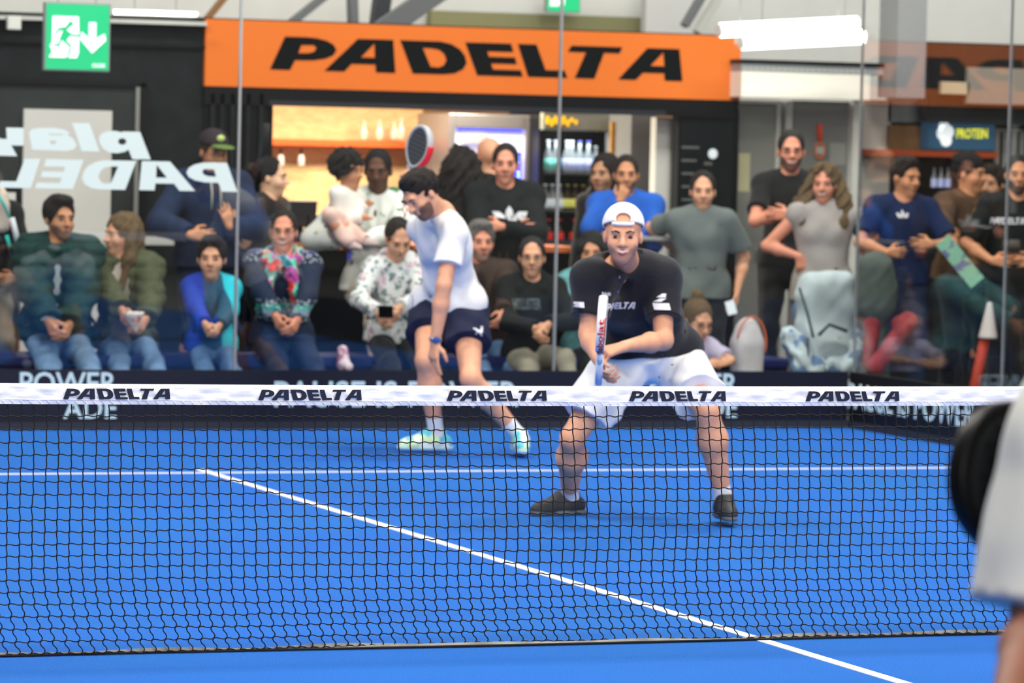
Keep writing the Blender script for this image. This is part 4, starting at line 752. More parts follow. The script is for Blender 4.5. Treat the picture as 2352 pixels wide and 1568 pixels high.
for dx, dz, rr in ((0, 0, .055), (.0, .05, .04), (.02, -.05, .045), (.03, .01, .05)): bl.lathe(W(2167, 306, 13.19)+V(dx, -dx*.1, dz), [(0, 0), (rr, .001), (rr, .004)], 12, (0, -1, 0))
bl.build('logo', mat('lit_white', (230, 236, 240), .5, emit=(230, 236, 240), es=.8), hd)
for i, px in enumerate((2144, 2160, 2176)):
    c = W(px, 452, 13.25); e = empty('bottle', c, ['pale lit bottle, first of three under the protein header', 'pale lit bottle, middle of three under the protein header', 'pale lit bottle, third of three under the protein header'][i], 'bottle', 'bottles under the protein header')
    MB(c).lathe(c, [(.02, 0), (.022, .01), (.022, .13), (.01, .17), (.008, .21)], 12).build('glass_body', clr, e, True); MB(c).lathe(c+V(0, 0, .02), [(.0225, 0), (.0225, .11)], 12).build('bottle_label', lb_, e, True)
vg = empty('wall_blind', W(2310, 430, 13.3), 'row of upright pale slats on the wall beyond the side glass', 'blind')  # slats of an upright blind, grouped under one parent
for i in range(4): pbox('slat', 2285+i*19, 300, 2295+i*19, 430, 13.3, .02, mat('slat_grey', (150, 152, 150), .5), vg, vg.location)
pbox('rail', 2280, 296, 2352, 302, 13.3, .1, MATS['slat_grey'], vg, vg.location)
st_(pbox('wall_shelf_rest', 2132, 430, 2190, 455, 13.2, .14, black))
# bench
bch = empty('bench', (1.5, 11.15, 0), 'long low bench with a navy cover behind the back glass', 'bench'); bm_ = mat('bench_navy', (16, 26, 84), .8, var=.2, bscale=5)
MB(bch.location).box((-1.2, 10.98, .30), (5.0, 11.48, .37)).build('seat', bm_, bch, bevel=.02); MB(bch.location).box((-1.2, 11.02, .03), (5.0, 11.05, .30)).build('front_cover', bm_, bch)
for x in (-1, .6, 2.2, 3.8, 4.9): MB(bch.location).box((x, 11.0, 0), (x+.05, 11.38, .30)).build('leg', black, bch)

st_(pbox('wall_fascia_dark', 2130, 100, 2420, 284, 13.1, .1, mat('fascia_dark', (24, 24, 26), .6)))
st_(pbox('wall_reflection_pale', 2222, 157, 2420, 240, 13.05, .04, mat('reflection_pale', (150, 140, 130), .7)))  # pale panel standing in for a reflection in the side glass
st_(pbox('wall_reflection_small', 2162, 188, 2226, 216, 13.05, .04, mat('reflection_cream', (196, 186, 160), .6)))  # small cream panel, likewise a glass reflection built as a solid

ht = empty('high_table', W(1480, 850, 11.61)*V(1, 1, 0), 'narrow grey high table whose edge shows beside the white cap', 'table'); ht.location.z = 0; c = W(1478, 547, 11.61)
MB(ht.location).box(c-V(.27, .12, .012), c+V(.27, .12, .012)).build('table_top', mat('table_grey', (150, 152, 156), .4), ht, bevel=.004); MB(ht.location).tube([V(c[0], c[1], 0), V(c[0], c[1], c[2]-.01)], .025, 12).tube([V(c[0], c[1], 0), V(c[0], c[1], .02)], .16, 20).build('pedestal', black, ht, True)

# ------------------------------------------------------------------ players
import bmesh
U3 = V(0, 0, 1)
jeans = mat('denim', (92, 122, 164), .9, var=.2, bscale=14, bump=.3); jeans_l = mat('denim_light', (116, 146, 186), .9, var=.22, bscale=12, bump=.3); jeans_d = mat('denim_dark', (34, 46, 74), .9, var=.2, bscale=12)
blackc = mat('cloth_black', (18, 19, 22), .85, bump=.2, bscale=80, sheen=.1); whitec = mat('cloth_white', (232, 232, 234), .85, bump=.2, bscale=80); navyc = mat('cloth_navy', (30, 36, 62), .85, bump=.2, bscale=60)
def racket(name, label, c, up, nrm, edge_m, face_m, grip_m, ln=.26, wd=.13, txt=None, txt_m=None):
    """padel racket: c is the head centre, up the axis towards the tip, nrm the face normal"""
    up = nz(up); nrm = nz(nrm-up*(nrm@up)); sd = np.cross(up, nrm); r = empty(name, c, label, 'racket'); th = .038/2; n = 40
    def outl(k, grow=0):
        a = 2*pi*k/n; x = sin(a)*(wd+grow); y = cos(a)*(ln/2+grow)
        if y < 0: x *= 1-.28*(-y/(ln/2))**2
        return c+sd*x+up*y
    v = []; f = []; prof = [(-.018, 1), (0, .95), (.0, -.95), (-.018, -1)]
    for k in range(n):
        for g, t in ((-.02, .92), (-.004, 1), (0, .7), (0, -.7), (-.004, -1), (-.02, -.92)): v.append(outl(k, g)+nrm*th*t)
    for k in range(n):
        for j in range(6): a = k*6+j; b = k*6+(j+1) % 6; c2 = ((k+1) % n)*6+(j+1) % 6; d = ((k+1) % n)*6+j; f.append((a, b, c2, d))
    MB(c).add(v, f).build('rim', edge_m, r, True)
    fv = [outl(k, -.019)+nrm*th*.85 for k in range(n)]+[outl(k, -.019)-nrm*th*.85 for k in range(n)]; MB(c).add(fv, [tuple(range(n)), tuple(range(n, 2*n))[::-1]]).build('face', face_m, r)
    hol = MB(c)
    for iy in range(-4, 5):
        for ix in range(-3, 4):
            if (ix/3.6)**2+(iy/4.6)**2 < .85: hol.lathe(c+sd*ix*.026+up*iy*.024-nrm*th*.9, [(.0055, 0), (.0055, th*1.8)], 8, nrm)
    hol.build('holes', black, r)
    neck = c-up*ln/2; e = neck-up*.06
    MB(c).tube([neck+sd*wd*.42+up*.008, e+sd*.014], [.017, .012], 8).tube([neck-sd*wd*.42+up*.008, e-sd*.014], [.017, .012], 8).build('throat', edge_m, r, True)
    MB(c).tube([e+up*.01, e-up*.13], [.017, .0165], 10).tube([e-up*.13, e-up*.14], [.02, .02], 10).build('grip', grip_m, r, True)
    lp = e-up*.14; MB(c).tube([lp, lp-U3*.03+sd*.03, lp-U3*.075+sd*.01, lp-U3*.03-sd*.02, lp], .0035, 6).build('wrist_strap', mat('strap_red', (196, 44, 36), .6), r, True)
    return r, c, up, nrm, sd, e

# --- player in the black polo at the net
Yb = 3.95
hc = W(1431, 541, 3.75); nk = W(1436, 606, 3.98); pv = W(1495, 796, 4.36)
shR, shL = W(1361, 642, 3.9), W(1520, 640, 3.98)
ftR, ftL = G(1292, 1183), G(1668, 1205)
anR = V(*W(1308, 1143, ftR[1]+.03)); anL = V(*W(1662, 1150, ftL[1]+.06))
handR = W(1380, 852, 3.72); handL = W(1402, 805, 3.68)
polo = mat('polo_black', (24, 26, 34), .85, bump=.25, bscale=90, sheen=.15); wsh = mat('shorts_white', (236, 238, 242), .8, bump=.2, bscale=40)
def black_extra(root, K):
    Q, s, N, P, sp, SL, SF = K['Q'], K['s'], K['N'], K['P'], K['sp'], K['SL'], K['SF']; o = V(*root.location); R = K['HR']; q_ = K['hs']; el_ = lambda c, r, **k: ell(c, V(*r)*q_, R, **k)
    # reversed white cap with its opening and strap
    cp = [el_(Q(0, -.016, .043), (.087, .108, .094), k=0), cut(-R[2]+.3*R[1], Q(0, -.02, .034)), el_(Q(0, -.016, .04), (.079, .099, .088), k=0, op='-'), el_(Q(0, .1, .078), (.037, .05, .024), k=.004, op='-')]
    p, q = solid(cp, .005); cap = link_mesh('cap', p-o, q, mat('cap_white', (242, 242, 244), .8, bump=.15, bscale=60), root, True)
    MB(o).tube([Q(x, y, .053) for x, y in ((-.044, .078), (-.02, .088), (0, .0905), (.02, .088), (.044, .078))], [.009]*5, 8).build('cap_strap', MATS['cap_white'], cap, True)
    vz = [cone(Q(-.04, -.11, .03), Q(.04, -.11, .03), .01, k=.01), ell(Q(0, -.155, .02), (.07, .06, .008), R, k=.02)]; p, q = solid(vz, .006); link_mesh('cap_visor', p-o, q, MATS['cap_white'], cap, True)
    # collar
    up = nz(N-P); cl = []
    for sd in (-1, 1):
        a0 = N+SL*sd*.072-SF*.03+up*.03; a1 = N+SL*sd*.07+SF*.05+up*.012; a2 = N+SL*sd*.012+SF*.105-up*.05; cl += [cone(a0, a1, .016, .014, k=.01), cone(a1, a2, .018, .01, k=.01)]
    cl.append(cone(N+SL*.072-SF*.03+up*.03, N-SL*.072-SF*.03+up*.03, .016, k=.01)); build_solid('collar', cl, .006, polo, root)
ra = {'R': dict(h=handR, d=(.1, .6, -.55), n=(-1, .2, 0), e=(1, -.6, 0), c=(55, 50, 38, 28), s=6, elbow=None), 'L': dict(h=handL, d=(-1, .1, -.3), n=(-.1, -.5, -1), e=(.8, -.2, -.8), c=(35, 40, 42, 45))}
ra['R'].pop('elbow'); ra['R']['e'] = (1, -.3, .2); ra['R']['d'] = (-.25, .55, -.8); ra['R']['n'] = (-.8, .1, .3)
elR = W(1352, 768, 3.86); elL = W(1524, 782, 3.84)
ra['R']['elbow'] = elR; ra['L']['elbow'] = elL
pb = person('tennis_player', 'person in a black polo and backward white cap crouching ready at the net', hc, H=1.80, phi=2, hphi=-2, pitch=-2, joints=dict(neck=nk, pelvis=pv, shR=shR, shL=shL, hipR=W(1434, 824, 4.3), hipL=W(1551, 824, 4.38)), arms=ra,
    legs={'R': dict(a=anR, k=CF*1.+CR*-.3+U3*.3, f=nz(CR*-.85+CF*.6)), 'L': dict(a=anL, k=CF*1.+CR*.12+U3*.3, f=nz(CF+CR*.12))}, wide=1.18, legw=1.08, sk='fair', hair=None, smile=1, h=.006, hs=.96,
    beard=('stub', (188, 138, 120), .0012), top=dict(k='tee', m=polo, t=.03, name='polo_shirt', sl=.68, fold=.006, v=.09, hem=.03, zcut=float(W(1480, 822, 4.2)[2])), bottom=dict(k='shorts', m=wsh, t=.024, l=.74, fl=.1, fold=.007), shoe=(52, 54, 56), sock=((238, 238, 240), .18), sole=(98, 108, 112), laces=(70, 72, 74), extra=black_extra)
def mark_on(root, name, s_, m, p0, ex, ey, off=.02, shear=0, mesh=None):
    me = (mesh or text_mesh(s_, .001, off)).copy(); bm_x = bmesh.new(); bm_x.from_mesh(me); bmesh.ops.triangulate(bm_x, faces=bm_x.faces)
    for _i in range(3): bmesh.ops.subdivide_edges(bm_x, edges=[e for e in bm_x.edges if e.calc_length() > .09], cuts=1, use_grid_fill=False); bmesh.ops.triangulate(bm_x, faces=bm_x.faces)
    bm_x.to_mesh(me); bm_x.free(); ex = np.asarray(ex); ey = np.asarray(ey)+np.asarray(ex)/max(np.linalg.norm(ex), 1e-6)*shear; o = V(*root.location); view = nz(CAM-np.asarray(p0))
    # lay the print on the cloth: drop every vertex along the cloth-facing direction onto the nearest garment
    dg = bpy.context.evaluated_depsgraph_get(); ob = place(me, name, m, np.asarray(p0)-o, ex, ey, root, n=view)
    bpy.context.view_layer.update(); cl = [c for c in root.children if c.name.split('.')[0] in ('polo_shirt', 'shirt', 'hoodie', 'sweater', 'shorts', 't_shirt', 'trousers', 'jacket', 'cap')]
    co = np.zeros(len(ob.data.vertices)*3, np.float32); ob.data.vertices.foreach_get('co', co); co = co.reshape(-1, 3).astype(float); nrm = nz(np.cross(ex, ey)); nrm = nrm if nrm@view > 0 else -nrm
    for i in range(len(co)):
        best = None
        for c in cl:
            h_, l_, n_, _ = c.ray_cast(Vector(co[i]+nrm*.35), Vector(-nrm), distance=.8)
            if h_:
                t = (V(*l_)-co[i])@nrm
                if best is None or t > best: best = t
        if best is not None: co[i] += nrm*(best+.005)
    ob.data.vertices.foreach_set('co', co.astype(np.float32).ravel()); ob.data.update(); return ob
pw_ = mat('print_white', (232, 232, 240), .6)
def pxy(px0, py0, px1, py1, Yd): a = W(px0, py1, Yd); return a, W(px1, py1, Yd)-a, W(px0, py0, Yd)-a
mark_on(pb, 'lettering', '', pw_, *pxy(1392, 697, 1488, 713, 3.8), mesh=WORDMARK)
mark_on(pb, 'lettering', 'Babolat', pw_, *pxy(1382, 670, 1405, 679, 3.8), off=.03)
gl2 = outline_mesh([[(0, 0), (.5, 0), (.95, .4), (.5, .4)], [(.25, .5), (.9, .5), (1, .95), (.7, .95)]])
mark_on(pb, 'sleeve_stripes', '', pw_, *pxy(1513, 674, 1541, 694, 3.8), mesh=gl2)
sqm = outline_mesh([[(0, 0), (.25, 0), (.5, 0), (.75, 0), (1, 0), (1, .5), (1, 1), (.75, 1), (.5, 1), (.25, 1), (0, 1), (0, .5)]])
mark_on(pb, 'sleeve_band', '', pw_, *pxy(1512, 697, 1543, 712, 3.8), mesh=sqm); mark_on(pb, 'sleeve_band', '', pw_, *pxy(1330, 694, 1345, 707, 3.8), mesh=sqm)
for y in (634, 668): mark_on(pb, 'button', '', mat('button_blue', (120, 140, 190), .4), *pxy(1426, y, 1431, y+6, 3.8), mesh=sqm)
# his racket, edge on to the camera
rt, rb = W(1385, 690, 3.44), W(1375, 868, 3.66); ax = nz(rt-rb); cc = rt-ax*.132
wr_e = mat('racket_white', (238, 238, 240), .35); wr_f = mat('racket_pale', (205, 212, 225), .4)
rk, c_, up_, n_, sd_, e_ = racket('padel_racket', 'white and red padel racket held upright in front of the black polo', cc, ax, nz(CR+CF*.08), wr_e, wr_f, mat('grip_white', (205, 215, 235), .6), ln=.262, wd=.128)
o = V(*rk.location); outer = lambda y: .128*math.sqrt(max(0, 1-(y/.131)**2))*(1-.28*(y/-.131)**2 if y < 0 else 1)
fw = sd_ if sd_@CF > 0 else -sd_
def edge_warp(P):
    Q_ = P+o-c_; y = Q_@up_; x = np.array([outer(float(t)) for t in y]); return c_+up_*y[:, None]+n_*(Q_@n_)[:, None]+fw*(x+.0025)[:, None]-o
place(text_mesh('Babolat', .0008, .02), 'lettering', mat('print_red', (224, 60, 52), .5), c_-up_*.088+n_*.0125-o, up_*.185, -n_*.025, rk, warp=edge_warp)
MB(o).tube([c_+up_*y+fw*(outer(y)-.001)+n_*.0165 for y in np.linspace(-.1, .1, 15)], .0025, 6).build('red_line', MATS['print_red'], rk, True)
bs_ = outline_mesh([[(x/6, 0) for x in range(7)]+[(1-x/6, 1) for x in range(7)]]); place(bs_, 'blue_print', mat('print_blue', (84, 136, 214), .5), c_-up_*.128+n_*.013-o, up_*.035, -n_*.026, rk, warp=edge_warp)

# --- player in the white T-shirt further back
hc = W(969, 447, 7.85); nk = W(1012, 486, 8.0); pv = W(1040, 700, 8.3)
shirt_w = mat('shirt_white', (238, 238, 238), .85, bump=.2, bscale=60)
arms = {'R': dict(h=W(996, 815, 7.75), elbow=W(1020, 655, 7.72), d=(.05, .1, -1), n=(-.2, -1, 0), c=(12, 18, 30, 34), s=9), 'L': dict(h=W(952, 410, 8.5), elbow=W(985, 500, 8.55), d=(-.1, 0, 1), n=(0, 1, 0), c=60)}
def white_extra(root, K):
    el, wr = K['ARM']['R'][1], K['ARM']['R'][2]; d = nz(wr-el); c = wr-d*.012; o = V(*root.location)
    g = MB(o).tube([c-d*.011, c+d*.011], .034, 16).build('watch_strap', mat('watch_steel', (150, 160, 178), .3, metal=.7), root, True)
    MB(o).lathe(c+CF*.03+CR*.004, [(0.0, 0), (.019, .002), (.019, .012), (.014, .014)], 16, CF).build('watch_face', mat('watch_blue', (50, 84, 150), .2), root, True)
pwp = person('tennis_player', 'person in a white T-shirt and navy shorts bending forward behind the net', hc, H=1.84, phi=-38, hphi=-52, pitch=-34, roll=-8, joints=dict(neck=nk, pelvis=pv, shR=W(1040, 535, 7.82), shL=W(975, 522, 8.28), hipR=W(1072, 716, 8.15), hipL=W(990, 712, 8.4), sl=nz(W(975, 520, 8.3)-W(1040, 532, 7.84)), hl=nz(W(985, 712, 8.3)-W(1072, 712, 8.2))), arms=arms,
    legs={'R': dict(a=W(1193, 1002, 7.95), k=CF*1.0-CR*.55, f=nz(CF+CR*.1)), 'L': dict(a=W(1003, 1000, 8.2), k=CF-CR*.12, f=nz(CR*-.9+CF*.25))}, wide=1.1, sk='fair', hair=('quiff', 'dark'), beard=('full', (128, 94, 80), .002), h=.007, hs=.95,
    top=dict(k='tee', m=shirt_w, t=.02, name='shirt', sl=.62, fold=.008, hem=.02), bottom=dict(k='shorts', m=navyc, t=.02, l=.5, fl=.105, fold=.006), shoe=(110, 205, 225), sock=((240, 240, 242), .19), sole=(190, 225, 235), laces=(215, 240, 210), extra=white_extra,
    shoem=mat_spots('shoe_aqua', (96, 196, 222), [((210, 240, 190), 3, .52), ((240, 246, 250), 8, .56)], 16))
puma = outline_mesh([[(0, .75), (.12, .8), (.35, .72), (.6, .55), (.75, .75), (.8, 1), (.9, .85), (1, .95), (.92, .7), (.85, .4), (.72, .3), (.86, 0), (.7, .05), (.55, .3), (.42, .35), (.3, .15), (.22, .2), (.32, .45), (.25, .55)]])
mark_on(pwp, 'shorts_logo', '', pw_, *pxy(1062, 744, 1088, 768, 8.1), mesh=puma)
rk2, c_, up_, n_, sd_, e_ = racket('padel_racket', 'grey padel racket with a red edge raised behind the head of the bending player', W(963, 338, 8.5), nz(U3*.9+CR*.22+CF*.1), nz(CF*.5-CR*.87), mat('racket_silver', (170, 176, 182), .4), mat('racket_carbon', (72, 76, 82), .4, bump=.3, bscale=120), black, ln=.25, wd=.125)
o = V(*rk2.location); fw = sd_ if sd_@CR > 0 else -sd_
MB(o).tube([c_+up_*y+fw*(.125*math.sqrt(max(0, 1-(y/.125)**2))*(1-.28*(y/-.125)**2 if y < 0 else 1)+.001) for y in np.linspace(-.118, .03, 16)], .0185, 8).build('red_edge', mat('edge_red', (214, 40, 50), .4), rk2, True)
place(text_mesh('adidas', .0008, .02), 'lettering', mat('print_red2', (200, 60, 60), .5), c_-sd_*.05*1+n_*.019-up_*.03-o, sd_*.09, up_*.03, rk2) if False else None

# --- blurred player close to the camera at the right edge
Yf = -7.2
fsh = W(2475, 990, Yf); fel = W(2380, 1405, Yf-.02); fhd = W(2310, 1720, Yf-.2)
pf = person('tennis_player', 'blurred person in a loose white T-shirt at the right edge, seen from behind', W(2520, 700, Yf+.12), H=1.75, phi=168, joints=dict(neck=W(2620, 850, Yf+.1), pelvis=W(2680, 1380, Yf-.1), shL=fsh, shR=W(2640, 905, Yf)), lean=15, sk='brown', hair=('short', 'brown'), h=.01,
    arms={'L': dict(h=fhd, elbow=fel, d=(0, .6, -1)), 'R': dict(h=W(2600, 1500, Yf+.3), e=(1, -.5, -.5))}, top=dict(k='tee', m=mat('shirt_pale', (206, 208, 204), .9), t=.05, name='t_shirt', sl=1.0, fold=.008), bottom=dict(k='shorts', m=blackc, t=.02), shoe=(60, 60, 64))
racket('padel_racket', 'blurred black padel racket held by the person at the right edge', W(2325, 1110, Yf+.15), nz(U3*.95-CR*.2), nz(CF*.75+CR*.6), black, mat('racket_black', (20, 22, 26), .4), black, ln=.27, wd=.13)

# ------------------------------------------------------------------ spectators on the bench
def seated(label, px, py, Yh, H, top, bottom, hands, phi=0, spreadk=.11, feetY=10.42, hj=None, hair=('short', 'dark'), fphi=None, hd=(-.35, .6, -.7), hn=(-.6, -.2, -.2), cc=35, stool=None, lean=6, **k):
    hd0 = W(px, py, Yh); F = dirv(phi); L = np.cross(U3, F); arms = {}
    for kk, h_ in hands.items():
        sd = 1 if kk == 'L' else -1; arms[kk] = dict(h=W(*h_[:2], h_[2]), d=h_[3] if len(h_) > 3 else hd, n=h_[4] if len(h_) > 4 else hn, e=(1, -.5, -.3), c=cc)
    pel = hd0-V(0, 0, .405*H); legs = {}
    for kk, sd in (('L', 1), ('R', -1)):
        fy = max(feetY, 10.16); base = V(pel[0]-.03, fy, 0)+V(1, 0, 0)*sd*spreadk*(H/1.75)*1.35; legs[kk] = dict(a=V(base[0], base[1], (.075*H/1.78)+(stool or 0)), k=V(0, -1, .6)+V(sd*.1, 0, 0), f=nz(V(-.1+sd*.2, -1, 0)))
    return person('person', label, hd0, H=H, phi=phi, arms=arms, legs=legs, top=top, bottom=bottom, hair=hair, lean=lean, floor=0, **k)
Yh = 11.12
seated('person in a dark green hooded parka and jeans seated below the pale door panel', 137, 503, Yh, 1.74, dict(k='jacket', m=mat('parka_green', (16, 52, 50), .8, bump=.4, bscale=25, var=.3), t=.045, hood=1, open=(.0, .0), puff=1, name='jacket'), dict(m=jeans_l), {'L': (148, 778, 10.65), 'R': (128, 784, 10.62)}, phi=8, hphi=32, hair=('short', 'dark'), inner=dict(k='long', m=mat('shirt_grey', (190, 196, 200), .85), t=.02), beard=('stub2', (140, 104, 86), .0012), wide=1.12, sk='tan')
def cone_bag(root, K):
    pass
seated('person in an olive quilted jacket with long hair over one shoulder, seated facing left', 280, 540, 11.3, 1.62, dict(k='jacket', m=mat('jacket_olive', (70, 76, 54), .8, var=.2, bscale=20), t=.035, open=(.03, .055), puff=1, name='jacket'), dict(m=jeans_l), {'L': (322, 775, 10.66), 'R': (300, 760, 10.68)}, phi=-8, hphi=-58, hair=('long', 'darkblond', .3), inner=dict(k='long', m=mat('sweater_beige', (176, 164, 156), .9), t=.02), wide=1.02, sk='fair')
e = empty('snack_cone', W(310, 735, 10.55), 'white paper cone printed with orange dots held by the person in the olive jacket', 'paper cone'); c = W(311, 757, 10.55); build_solid('cone', [cone(c, W(308, 722, 10.55), .014, .062, k=0), cut(U3, W(308, 716, 10.55))], .006, mat_spots('cone_paper', (236, 226, 220), [((228, 120, 80), 2, .6)], 40), e)
kid = mat('jacket_child', (28, 62, 170), .8); nt = kid.node_tree; b = nt.nodes['Principled BSDF']; tc = nt.nodes.new('ShaderNodeTexCoord'); sx = nt.nodes.new('ShaderNodeSeparateXYZ'); nt.links.new(tc.outputs['Object'], sx.inputs[0]); r_ = nt.nodes.new('ShaderNodeValToRGB'); r_.color_ramp.interpolation = 'CONSTANT'; mr = nt.nodes.new('ShaderNodeMapRange'); mr.inputs['From Min'].default_value = -.4; mr.inputs['From Max'].default_value = .4; nt.links.new(sx.outputs[0], mr.inputs['Value']); nt.links.new(mr.outputs[0], r_.inputs['Fac'])
el_ = r_.color_ramp.elements; el_[0].color = (*s2l((26, 62, 176)), 1); el_[1].position = .4; el_[1].color = (*s2l((38, 84, 112)), 1); q_ = el_.new(.54); q_.color = (*s2l((40, 190, 212)), 1); nt.links.new(r_.outputs['Color'], b.inputs['Base Color'])
seated('child in a half blue, half turquoise jacket seated in jeans', 486, 594, 11.0, 1.26, dict(k='jacket', m=kid, t=.03, hood=1, name='jacket', v=None), dict(m=jeans), {'L': (496, 762, 10.62), 'R': (480, 768, 10.6)}, hair=('short', 'dark'), wide=1.0, sk='fair', hs=1.12, feetY=10.5)
nord = mat_bands('nordic_knit', [(0, (28, 40, 66)), (.62, (120, 136, 160)), (.66, (40, 132, 128)), (.69, (28, 40, 66)), (1.0, (58, 66, 110)), (1.05, (168, 172, 190)), (1.08, (64, 84, 120)), (1.12, (58, 160, 148)), (1.15, (52, 66, 104))], check=((200, 206, 216), 55, [(.58, .72), (.94, 1.15)]))
def scarf(root, K):
    N, SL, SF, sp = K['N'], K['SL'], K['SF'], K['sp']; pr = []
    ring = [N+SL*.1*sin(a)+SF*(.03+.1*cos(a))+sp*(.0-.03*cos(a)) for a in np.linspace(-pi, pi, 12)]
    for a, b in zip(ring[:-1], ring[1:]): pr.append(cone(a, b, .035, .035, k=.02))
    for sd in (-1, 1): pr += [cone(N+SF*.14+SL*.05*sd-sp*.03, N+SF*.17+SL*.1*sd-sp*.2, .035, .045, k=.02), cone(N+SF*.17+SL*.1*sd-sp*.2, N+SF*.16+SL*.1*sd-sp*.28, .045, .05, k=.02)]
    build_solid('scarf', pr, .009, mat_spots('scarf_print', (196, 84, 168), [((90, 200, 180), 2, .5), ((226, 70, 70), 9, .56), ((210, 210, 190), 14, .6), ((40, 130, 150), 21, .62)], 11), root, snoise(.012, 50, 3))
seated('person with glasses in a patterned knit sweater and bright pink and green scarf', 651, 532, Yh, 1.62, dict(k='long', m=nord, t=.022, name='sweater'), dict(m=jeans_d), {'L': (672, 764, 10.62), 'R': (650, 770, 10.6)}, hair=('back', 'dark'), glasses=1, smile=1, wide=1.15, sk='rosy', extra=scarf, bust=1)
flor = mat_spots('floral_hoodie', (224, 226, 228), [((120, 140, 140), 3, .58), ((90, 110, 112), 11, .62), ((214, 160, 184), 17, .63)], 22)
seated('girl in a white floral hoodie looking down at her hands', 914, 550, 11.05, 1.54, dict(k='long', m=flor, t=.022, hood=1, name='hoodie'), dict(m=blackc), {'L': (912, 722, 10.7), 'R': (878, 736, 10.72)}, phi=10, hphi=18, pitch=-24, hair=('back', 'dark', 1), wide=.92, sk='fair')
ph = W(886, 716, 10.62); e = MB(ph).obox(ph, (nz(CR), nz(CF*.8+U3*.5), nz(np.cross(CR, nz(CF*.8+U3*.5)))), (.045, .07, .005)).build('phone', black, None, bevel=.003); e.location = tuple(ph); tag(e, 'black phone in the lap of the girl in the floral hoodie', 'phone')
seated('grey-haired person in a brown jacket and jeans, half hidden behind the bending player', 1104, 556, 11.36, 1.62, dict(k='jacket', m=mat('jacket_brown', (52, 36, 28), .7, var=.3, bscale=10), t=.035, name='jacket', open=(.0, .02)), dict(m=jeans), {'L': (1150, 760, 10.7), 'R': (1030, 760, 10.7)}, phi=4, hphi=12, hair=('short', 'grey'), sk='rosy', wide=1.1, inner=dict(k='long', m=blackc, t=.02), beard=('stub3', (172, 132, 114), .001))
p7 = seated('person with glasses in a black hoodie with grey chest lettering, seated in khaki trousers', 1222, 592, 10.95, 1.5, dict(k='long', m=mat('hoodie_black', (20, 24, 26), .9), t=.026, hood=1, name='hoodie'), dict(m=mat('khaki', (150, 144, 132), .9)), {'L': (1252, 760, 10.6), 'R': (1236, 770, 10.6)}, hair=('back', 'dark'), glasses=1, sk='fair', wide=1.02)
mark_on(p7, 'chest_lettering', 'HOLLISTER', mat('print_grey', (110, 120, 124), .8), *pxy(1186, 686, 1250, 712, 10.8), off=.02)
seated('dark-haired person in a teal cardigan, seated behind the black polo player', 1360, 582, 11.15, 1.52, dict(k='long', m=mat('cardigan_teal', (92, 146, 152), .9, var=.25, bscale=14), t=.03, name='cardigan'), dict(m=blackc), {'L': (1350, 750, 10.7), 'R': (1312, 742, 10.68)}, phi=-4, hair=('long', 'black', .22), sk='tan', wide=1.05)
seated('small girl with glasses in a lavender T-shirt leaning on her arms', 1603, 738, 10.75, 1.22, dict(k='tee', m=mat('tee_lavender', (196, 188, 218), .9), t=.02, name='t_shirt', sl=.8), dict(m=jeans_l), {'L': (1664, 832, 10.42, (-.9, .3, 0)), 'R': (1640, 836, 10.42, (-.7, .3, 0))}, phi=20, hphi=28, pitch=-16, hair=('topbun', 'darkblond'), glasses=1, sk='fair', hs=1.15, lean=14, feetY=10.2)
wb = empty('sports_bag', W(1716, 850, 10.75), 'pale grey rounded bag with an orange rim on the bench end', 'bag'); q = W(1716, 800, 10.8)
build_solid('body', [rbox(q-V(0, 0, .06), (.09, .09, .13), rr=.05), cone(q-V(0, 0, .1), V(q[0], q[1], .09), .09, .09, k=.03), ell(q+V(0, 0, .03), (.1, .09, .17), k=.05)], .01, mat('bag_pale', (196, 192, 198), .8, var=.08, bscale=10), wb)
MB(wb.location).tube([q+V(.1*cos(a), -.07, .03+.175*sin(a)) for a in np.linspace(-.3, pi-.2, 14)], .006, 6).build('piping', mat('piping_orange', (220, 110, 60), .6), wb, True)

# ------------------------------------------------------------------ standing spectators
def stand(label, px, py, Yh, top, bottom, arms=None, phi=0, floor=0., **k):
    hd0 = W(px, py, Yh); A = {}
    for kk, h_ in (arms or {}).items():
        A[kk] = dict(h=W(*h_[:2], h_[2]), d=h_[3] if len(h_) > 3 else (-.6, .3, 0), n=h_[4] if len(h_) > 4 else (0, -1, 0), e=h_[5] if len(h_) > 5 else (1, -.2, -.6), c=h_[6] if len(h_) > 6 else 25)
    return person('person', label, hd0, H=None, phi=phi, arms=A, top=top, bottom=bottom, floor=floor, **k)
def cap_dark(root, K):
    Q, R = K['Q'], K['HR']; o = V(*root.location); p, q = solid([ell(Q(0, -.014, .05), V(.088, .108, .09)*K['hs'], R, k=0), cut(-R[2], Q(0, 0, .05))], .007); cp = link_mesh('cap', p-o, q, mat('cap_plum', (44, 34, 42), .8), root, True)
    p, q = solid([ell(Q(0, .125, .05), (.075, .085, .013), R, k=0)], .006); link_mesh('cap_visor', p-o, q, mat('cap_green', (96, 118, 62), .8), cp, True)
    MB(o).ball(Q(.0, .085, .095), (.028, .012, .022), 10, R).build('cap_badge', mat('badge_lime', (196, 214, 130), .7), cp, True)
def strings(root, K):
    N, SL, SF, sp = K['N'], K['SL'], K['SF'], K['sp']
    for sd in (-1, 1): MB(root.location).tube([N+SF*.12+SL*.03*sd, N+SF*.165+SL*.028*sd-sp*.1, N+SF*.17+SL*.03*sd-sp*.2], .006, 6).build('drawstring', mat('string_pale', (180, 182, 176), .8), root, True)
